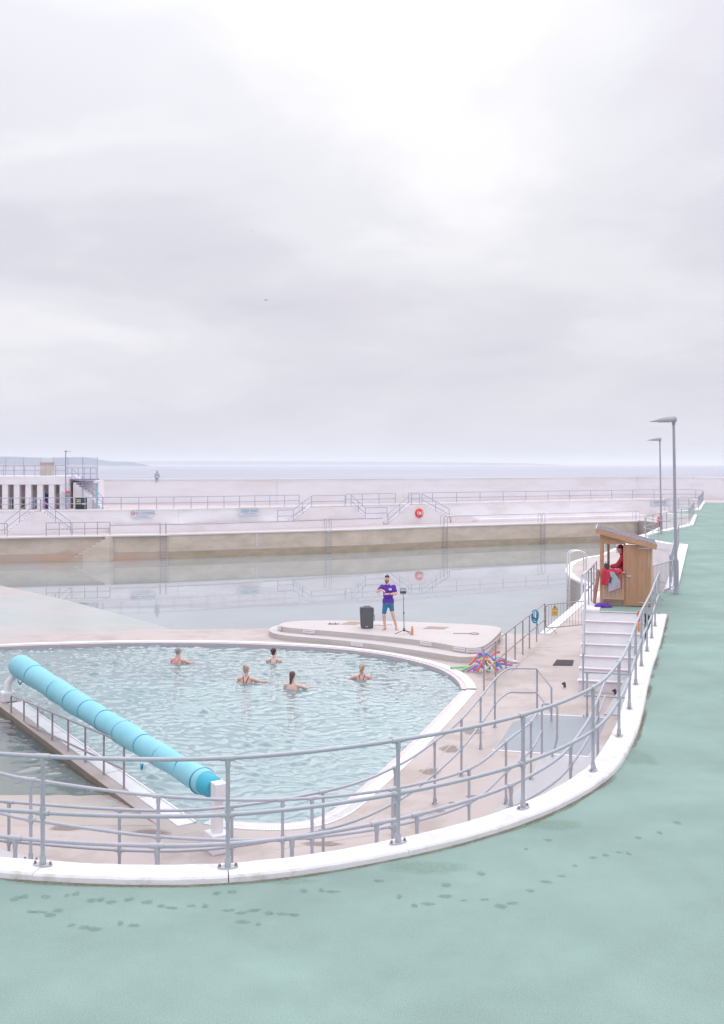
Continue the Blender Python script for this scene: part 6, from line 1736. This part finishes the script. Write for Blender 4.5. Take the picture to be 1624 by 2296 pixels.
# lane rope coil on the handrail
c = HR[0].lerp(HR[1], 0.80) + Vector((0, 0, 1.09))
t = thing('rope_coil', 'bright blue lane rope coiled over the handrail', 'rope', c - Vector((0, 0, 0.4)))
hd3 = (HR[1] - HR[0]).normalized(); sdv3 = Vector((hd3.y, -hd3.x, 0))
for k in range(9):
    off = hd3 * random.uniform(-0.10, 0.10) + Vector((0, 0, 0.035)); L = random.uniform(0.28, 0.46); wd = random.uniform(0.045, 0.11)
    lp = [c + off + sdv3 * (wd * math.cos(a)) + hd3 * (0.05 * math.sin(2 * a + k)) + Vector((0, 0, -L / 2 + L / 2 * math.sin(a))) for a in np.linspace(0, 2 * math.pi, 19)[:-1]]
    MB().tube(lp, 0.013, 6, closed=True).build('loop', M_LROPE, t)
MB().tube([c + Vector((0.05, -0.05, -0.35)), c + Vector((0.09, -0.06, -0.6)), c + Vector((0.10, -0.05, -0.8))], 0.009, 6).build('loose_end', M_LROPE, t)
# rubber mat at the stair foot
flat = [G(u, v, D) for u, v in ((1240, 1492.5), (1284, 1493), (1287, 1481.5), (1249, 1480.5))]
one('rubber_mat', 'black rubber mat on the deck beside the stairs', 'mat', MB().prism([(p.x, p.y) for p in flat], D + 0.001, D + 0.022), M_RUBBER, flat[0])
# drain cover by the handrail
flat = [G(u, v, D) for u, v in ((1086, 1525), (1112, 1526), (1119, 1519.5), (1094, 1518.5))]
one('drain_cover', 'reddish metal drain cover set by the handrail foot', 'drain cover', MB().prism([(p.x, p.y) for p in flat], D - 0.02, D + 0.008), M_HATCH, flat[0])
M_STOP = mat('dark_stop', (0.12, 0.07, 0.095), 0.8, 0.1, 10)
# dark stops at the stair foot
for u, v, z, lab in ((1266.5, 1541, D, 'small dark folding stop at the foot of the stairs'), (1380, 1557, D + 0.03, 'small dark folding stop on the pale bank')):
    c = G(u, v, z)
    t = thing('gate_stop', lab, 'gate stop', c)
    MB().box(c + Vector((0, 0, 0.05)), (0.06, 0.05, 0.10)).build('block', M_STOP, t)
    MB().box(c + Vector((-0.03, 0, 0.105)), (0.10, 0.04, 0.045), m=Matrix.Rotation(R(-25), 3, 'Y')).build('flap', M_STOP, t)
# rescue float hanging inside the front rail
t = thing('rescue_float', 'orange and red rescue float hanging inside the front rail', 'rescue float', (6.72, 25.0, 0.06))
MB().tube([(6.72, 25.0, 0.30), (6.72, 25.0, 0.27), (6.72, 25.0, 0.10), (6.72, 25.0, 0.06)], [0.012, 0.03, 0.03, 0.012], 10).build('float', M_ORANGE, t)
MB().tube([(6.70, 25.0, 0.55), (6.71, 25.0, 0.5), (6.72, 25.0, 0.34), (6.72, 25.0, 0.29)], [0.012, 0.032, 0.032, 0.012], 10).build('float_top', M_BUOY, t)
MB().tube([(7.0, 24.95, 0.60), (6.85, 24.97, 0.57), (6.70, 25.0, 0.54)], 0.008, 6).build('cord', M_BUOY, t)

# =================================================================== CROWD BARRIERS
def barrier(label, p, q, m, sign=False, h=1.05):
    p, q = Vector(p), Vector(q); d = (q - p); L = d.length; ang = math.atan2(d.y, d.x)
    t = thing('crowd_barrier', label, 'barrier', p, ang)
    z0 = 0.2; r = 0.14
    path = []
    for cx_, cz_, a0 in ((r, h - r, 180), (L - r, h - r, 90), (L - r, z0 + r, 0), (r, z0 + r, 270)):
        for k in range(5):
            a = R(a0 - k * 22.5); path.append((cx_ + r * math.cos(a), 0, cz_ + r * math.sin(a)))
    MB().tube(path, 0.021, 8, closed=True).build('frame', m, t, local=True)
    nb_ = int(L / 0.135); me = MB().tube([(0, 0, z0), (0, 0, h)], 0.0075, 6).mesh('bar', m)
    for k in range(1, nb_): inst(me, 'bar', t, (L * k / nb_, 0, 0))
    for x in (0.28, L - 0.28): 
        MB().tube([(x, -0.26, 0.01), (x, -0.22, 0.05), (x, 0, z0), (x, 0.22, 0.05), (x, 0.26, 0.01)], 0.016, 6).build('foot', m, t, local=True)
    for z in (0.4, 0.82): MB().tube([(-0.02, 0, z), (-0.07, 0, z), (-0.07, 0, z + 0.08)], 0.011, 6).build('hook', m, t, local=True)
    if sign:
        s_ = MB().box((0.40, -0.03, h - 0.34), (0.27, 0.012, 0.19)).build('warning_sign', M_YELLOW, t, local=True)
        MB().add([(0.26, -0.03, h - 0.23), (0.54, -0.03, h - 0.23), (0.40, -0.03, h - 0.02), (0.26, -0.024, h - 0.23), (0.54, -0.024, h - 0.23), (0.40, -0.024, h - 0.02)], [(0, 1, 2), (3, 5, 4), (0, 3, 4, 1), (1, 4, 5, 2), (2, 5, 3, 0)]).build('triangle', M_YELLOW, s_, local=True)
        MB().tube([(0.40, -0.035, h - 0.10), (0.40, -0.035, h - 0.15)], 0.012, 6).build('exclamation', M_BLACK, s_, local=True)
        MB().tube([(0.29, -0.033, h - 0.215), (0.51, -0.033, h - 0.215), (0.40, -0.033, h - 0.045)], 0.007, 4, closed=True).build('triangle_border', M_BLACK, s_, local=True)
        for k in range(2): MB().box((0.40, -0.038, h - 0.31 - 0.055 * k), (0.19, 0.004, 0.022)).build('text_line', M_HATCH, s_, local=True)
    return t
p = G(1224, 1421.5, D)
barrier('pinkish crowd barrier with yellow warning sign across the walkway', p, p + Vector((1.95, 1.15, 0)) * 1.0, M_PINKPIPE, True)
barrier('grey crowd barrier closing the gap between hut and lamp post', HW(1.52, 1.4, 0), G(1512, 1329, 0), M_GALV)

# =================================================================== POOL COVER ROLLER
A = GY(44, 1492, 26.6); B = GY(478, 1766, 16.25)
ro = thing('cover_roll', 'long cyan pool cover rolled on a white frame', 'pool cover', (DB.x, DB.y, D))
ax = (B - A).normalized(); L = (B - A).length
prof = []
marks = [0.13, 0.29, 0.39, 0.475, 0.565, 0.655, 0.745, 0.825, 0.90]
def rad(s):
    r = 0.285 - 0.045 * s
    r += 0.008 * math.sin(s * 21) + 0.006 * math.sin(s * 47 + 1)
    for m_ in (0.13, 0.31, 0.52, 0.70, 0.86): r -= 0.010 / (1 + math.exp(-(s - m_) * 220))
    for m_ in marks: r -= 0.014 * math.exp(-((s - m_) / 0.0035) ** 2)
    return r
prof = [(0.02, -0.06), (0.13, -0.055), (0.22, -0.03), (0.265, 0.0)]
for k in range(1, 260):
    s = k / 260 * 0.975
    prof.append((rad(s), s * L))
prof += [(0.20, 0.976 * L), (0.18, 0.978 * L)]
sag = MB().lathe(prof, A, 40, ax)
for i, p in enumerate(sag.v):
    s = (p - A).dot(ax) / L
    p.z -= 0.035 * math.sin(math.pi * max(0, min(1, s))) + 0.016 * mnoise.noise(p * 1.3) + 0.006 * mnoise.noise(p * 4.0)
sag.build('cover_sheet', M_CYAN, ro)
MB().lathe([(0.175, 0.95 * L), (0.175, 1.0 * L), (0.12, 1.003 * L)], A, 28, ax).build('core_tube', M_CYANIN, ro)
u_ = ax.cross(Vector((0, 0, 1))).normalized(); w_ = u_.cross(ax)
for m_ in marks + [0.965]:
    c = A + ax * (m_ * L) - Vector((0, 0, 0.035 * math.sin(math.pi * m_)))
    rr = rad(min(m_, 0.97)) + 0.008
    sk_ = random.uniform(-0.10, 0.10)
    ring = [c + (u_ * math.cos(a) + w_ * math.sin(a)) * rr + ax * (sk_ * math.cos(a + 0.8)) for a in np.linspace(0, 2 * math.pi, 33)[:-1]]
    MB().tube(ring, 0.0065 if m_ < 0.95 else 0.013, 6, closed=True).build('strap', M_ROPE, ro)
for m_, ln in ((0.11, 0.5), (0.80, 0.12)):
    c = A + ax * (m_ * L) + (u_ * (1 if u_.x < 0 else -1)) * 0.26 - w_ * 0.17
    MB().tube([c, c - ax * ln * 0.5 - Vector((0, 0, 0.10)), c - ax * ln - Vector((0, 0, 0.02))], [0.014, 0.022, 0.01], 7).build('strap_end', M_LROPE, ro)
# white supports
lb = DB + dv * 0.24 + dn * 0.24
MB().box(lb + Vector((0, 0, 0.13)), (0.34, 0.34, 0.27), math.atan2(dv.y, dv.x)).build('foot_block', M_PLATE, ro, bevel=0.04)
e_ = A - ax * 0.02
MB().tube([lb + Vector((0, 0, 0.2)), lb + Vector((0, 0, 0.48)), lb.lerp(Vector((e_.x, e_.y, lb.z)), 0.7) + Vector((0, 0, 0.66)), Vector((e_.x, e_.y, e_.z + 0.02))], [0.10, 0.095, 0.09, 0.085], 10).build('support_arm', M_PLATE, ro)
rb = G(487, 1908, D); rz_ = math.atan2(ax.y, ax.x)
MB().box(rb + Vector((0, 0, 0.15)), (0.36, 0.30, 0.30), rz_).build('foot_block', M_PLATE, ro, bevel=0.012)
MB().box(rb + Vector((0, 0, 0.56)), (0.16, 0.15, 0.62), rz_).build('support_post', M_PLATE, ro, bevel=0.008)
MB().box(Vector((rb.x + 0.03, rb.y, (rb.z + 0.87 + B.z + 0.06) / 2 )), (0.22, 0.2, B.z + 0.06 - rb.z - 0.85 + 0.1), rz_).build('bearing_box', M_PLATE, ro, bevel=0.012)
MB().bar(B - ax * 0.05, Vector((rb.x, rb.y, B.z)), 0.07, 0.07).build('axle', M_CHROME, ro)
flat = [G(u, v, D) for u, v in ((457, 1882), (497, 1896), (528, 1883), (495, 1868))]
one('base_mat', 'brownish square mat under the cover roll frame', 'mat', MB().prism([(p.x, p.y) for p in flat], D + 0.004, D + 0.014), M_HATCH, flat[0])
# pale blue puddle on the paddling beach
pts = [G(u, v, D - 0.03) for u, v in ((112, 1811), (150, 1801), (200, 1793), (255, 1785), (284, 1781), (283, 1785), (240, 1793), (190, 1804), (150, 1812))]
mb = MB(); mb.add([(p.x, p.y, D - 0.015 - 0.045 * max(0, p.y - 17.3)) for p in pts], [tuple(range(len(pts)))])
mb.build('blue_streak', M_BLUEPUD, deck)

# =================================================================== WET FOOTPRINTS ON THE TERRACE
M_DAMP = mat('damp_mark', (0.225, 0.31, 0.275), 0.88, 0.08, 6, spec=0.15, speck=0.3)
prints = [(55, 2011), (35, 2016), (100, 2012), (70, 2045), (88, 2046), (112, 2052), (130, 2042), (150, 2008), (170, 2005), (205, 2020), (225, 2018), (248, 2024), (290, 2018), (330, 2024), (362, 2032), (385, 2036), (430, 2032), (460, 2033),
          (512, 2042), (540, 2048), (570, 2042), (604, 2049), (634, 2050), (660, 2052), (486, 2004), (520, 2001), (682, 1999), (720, 1997), (745, 2000), (895, 2012), (930, 2032), (960, 2028), (1000, 2010), (1040, 2020), (1088, 2018), (1124, 2033), (1150, 2026),
          (1190, 1998), (1225, 1978), (1260, 1965), (1290, 1942), (1330, 1924), (1358, 1918), (1390, 1912), (1410, 1915), (1432, 1880), (1480, 1868), (1520, 1845), (1000, 1985), (1080, 1960), (850, 1976), (1180, 1905), (1230, 1885), (270, 2071), (300, 2076), (160, 2076), (190, 2080), (210, 2084), (545, 2068), (580, 2073)]
mesh_n = 0
fp = thing('footprints', 'scattered dark wet footprints across the green terrace', 'footprints', G(500, 2030, 0))
M_SOFTDAMP = soft_mat('damp_mark_soft', (0.17, 0.255, 0.21), 0.26)
for k, (u, v) in enumerate(prints):
    soft_patch('wet_mark', G(u, v, 0.0), random.uniform(0.03, 0.085), random.uniform(0.035, 0.075), 0.003 + 0.00003 * k, M_SOFTDAMP, fp, k * 2.3, random.uniform(-0.3, 0.3))

# =================================================================== GULLS
for u, v, y, sc, lab in ((597, 673, 170, 1.0, 'dark gull gliding above the horizon haze'), (566, 518, 300, 1.0, 'tiny gull flying high in the clouds')):
    c = GY(u, v, y)
    t = thing('gull', lab, 'bird', c, R(40))
    MB().lathe([(0.01, -0.24), (0.05, -0.15), (0.07, 0.0), (0.05, 0.14), (0.035, 0.2), (0.01, 0.26)], (0, 0, 0), 8, (0, 1, -0.15)).build('body', M_BIRD, t, local=True)
    for s in (-1, 1):
        MB().add([(0.04 * s, 0.08, 0.02), (0.04 * s, -0.08, 0.02), (0.34 * s, -0.06, 0.13), (0.34 * s, 0.10, 0.14), (0.66 * s, -0.10, 0.04), (0.04 * s, 0.08, 0.0), (0.04 * s, -0.08, 0.0), (0.34 * s, -0.06, 0.115), (0.34 * s, 0.10, 0.12), (0.66 * s, -0.10, 0.03)],
                 [(0, 1, 2, 3), (3, 2, 4), (5, 8, 7, 6), (8, 9, 7), (0, 3, 8, 5), (3, 4, 9, 8), (1, 6, 7, 2), (2, 7, 9, 4)]).build('wing', M_BIRD, t, local=True)

# =================================================================== HAZE
mb = MB().box((0, 15200, 0), (32000, 31600, 140))
hz = mb.build('haze', None); hz['kind'] = 'stuff'; hz['label'] = 'pale sea haze filling the air'
hm = bpy.data.materials.new('haze_air'); hm.use_nodes = True
t_ = hm.node_tree; t_.nodes.clear()
ho = t_.nodes.new('ShaderNodeOutputMaterial'); pv = t_.nodes.new('ShaderNodeVolumePrincipled')
pv.inputs['Density'].default_value = 0.00013; pv.inputs['Color'].default_value = (0.95, 0.97, 1.0, 1); pv.inputs['Anisotropy'].default_value = 0.0
t_.links.new(pv.outputs[0], ho.inputs['Volume'])
hz.data.materials.append(hm)
hz.display_type = 'WIRE'
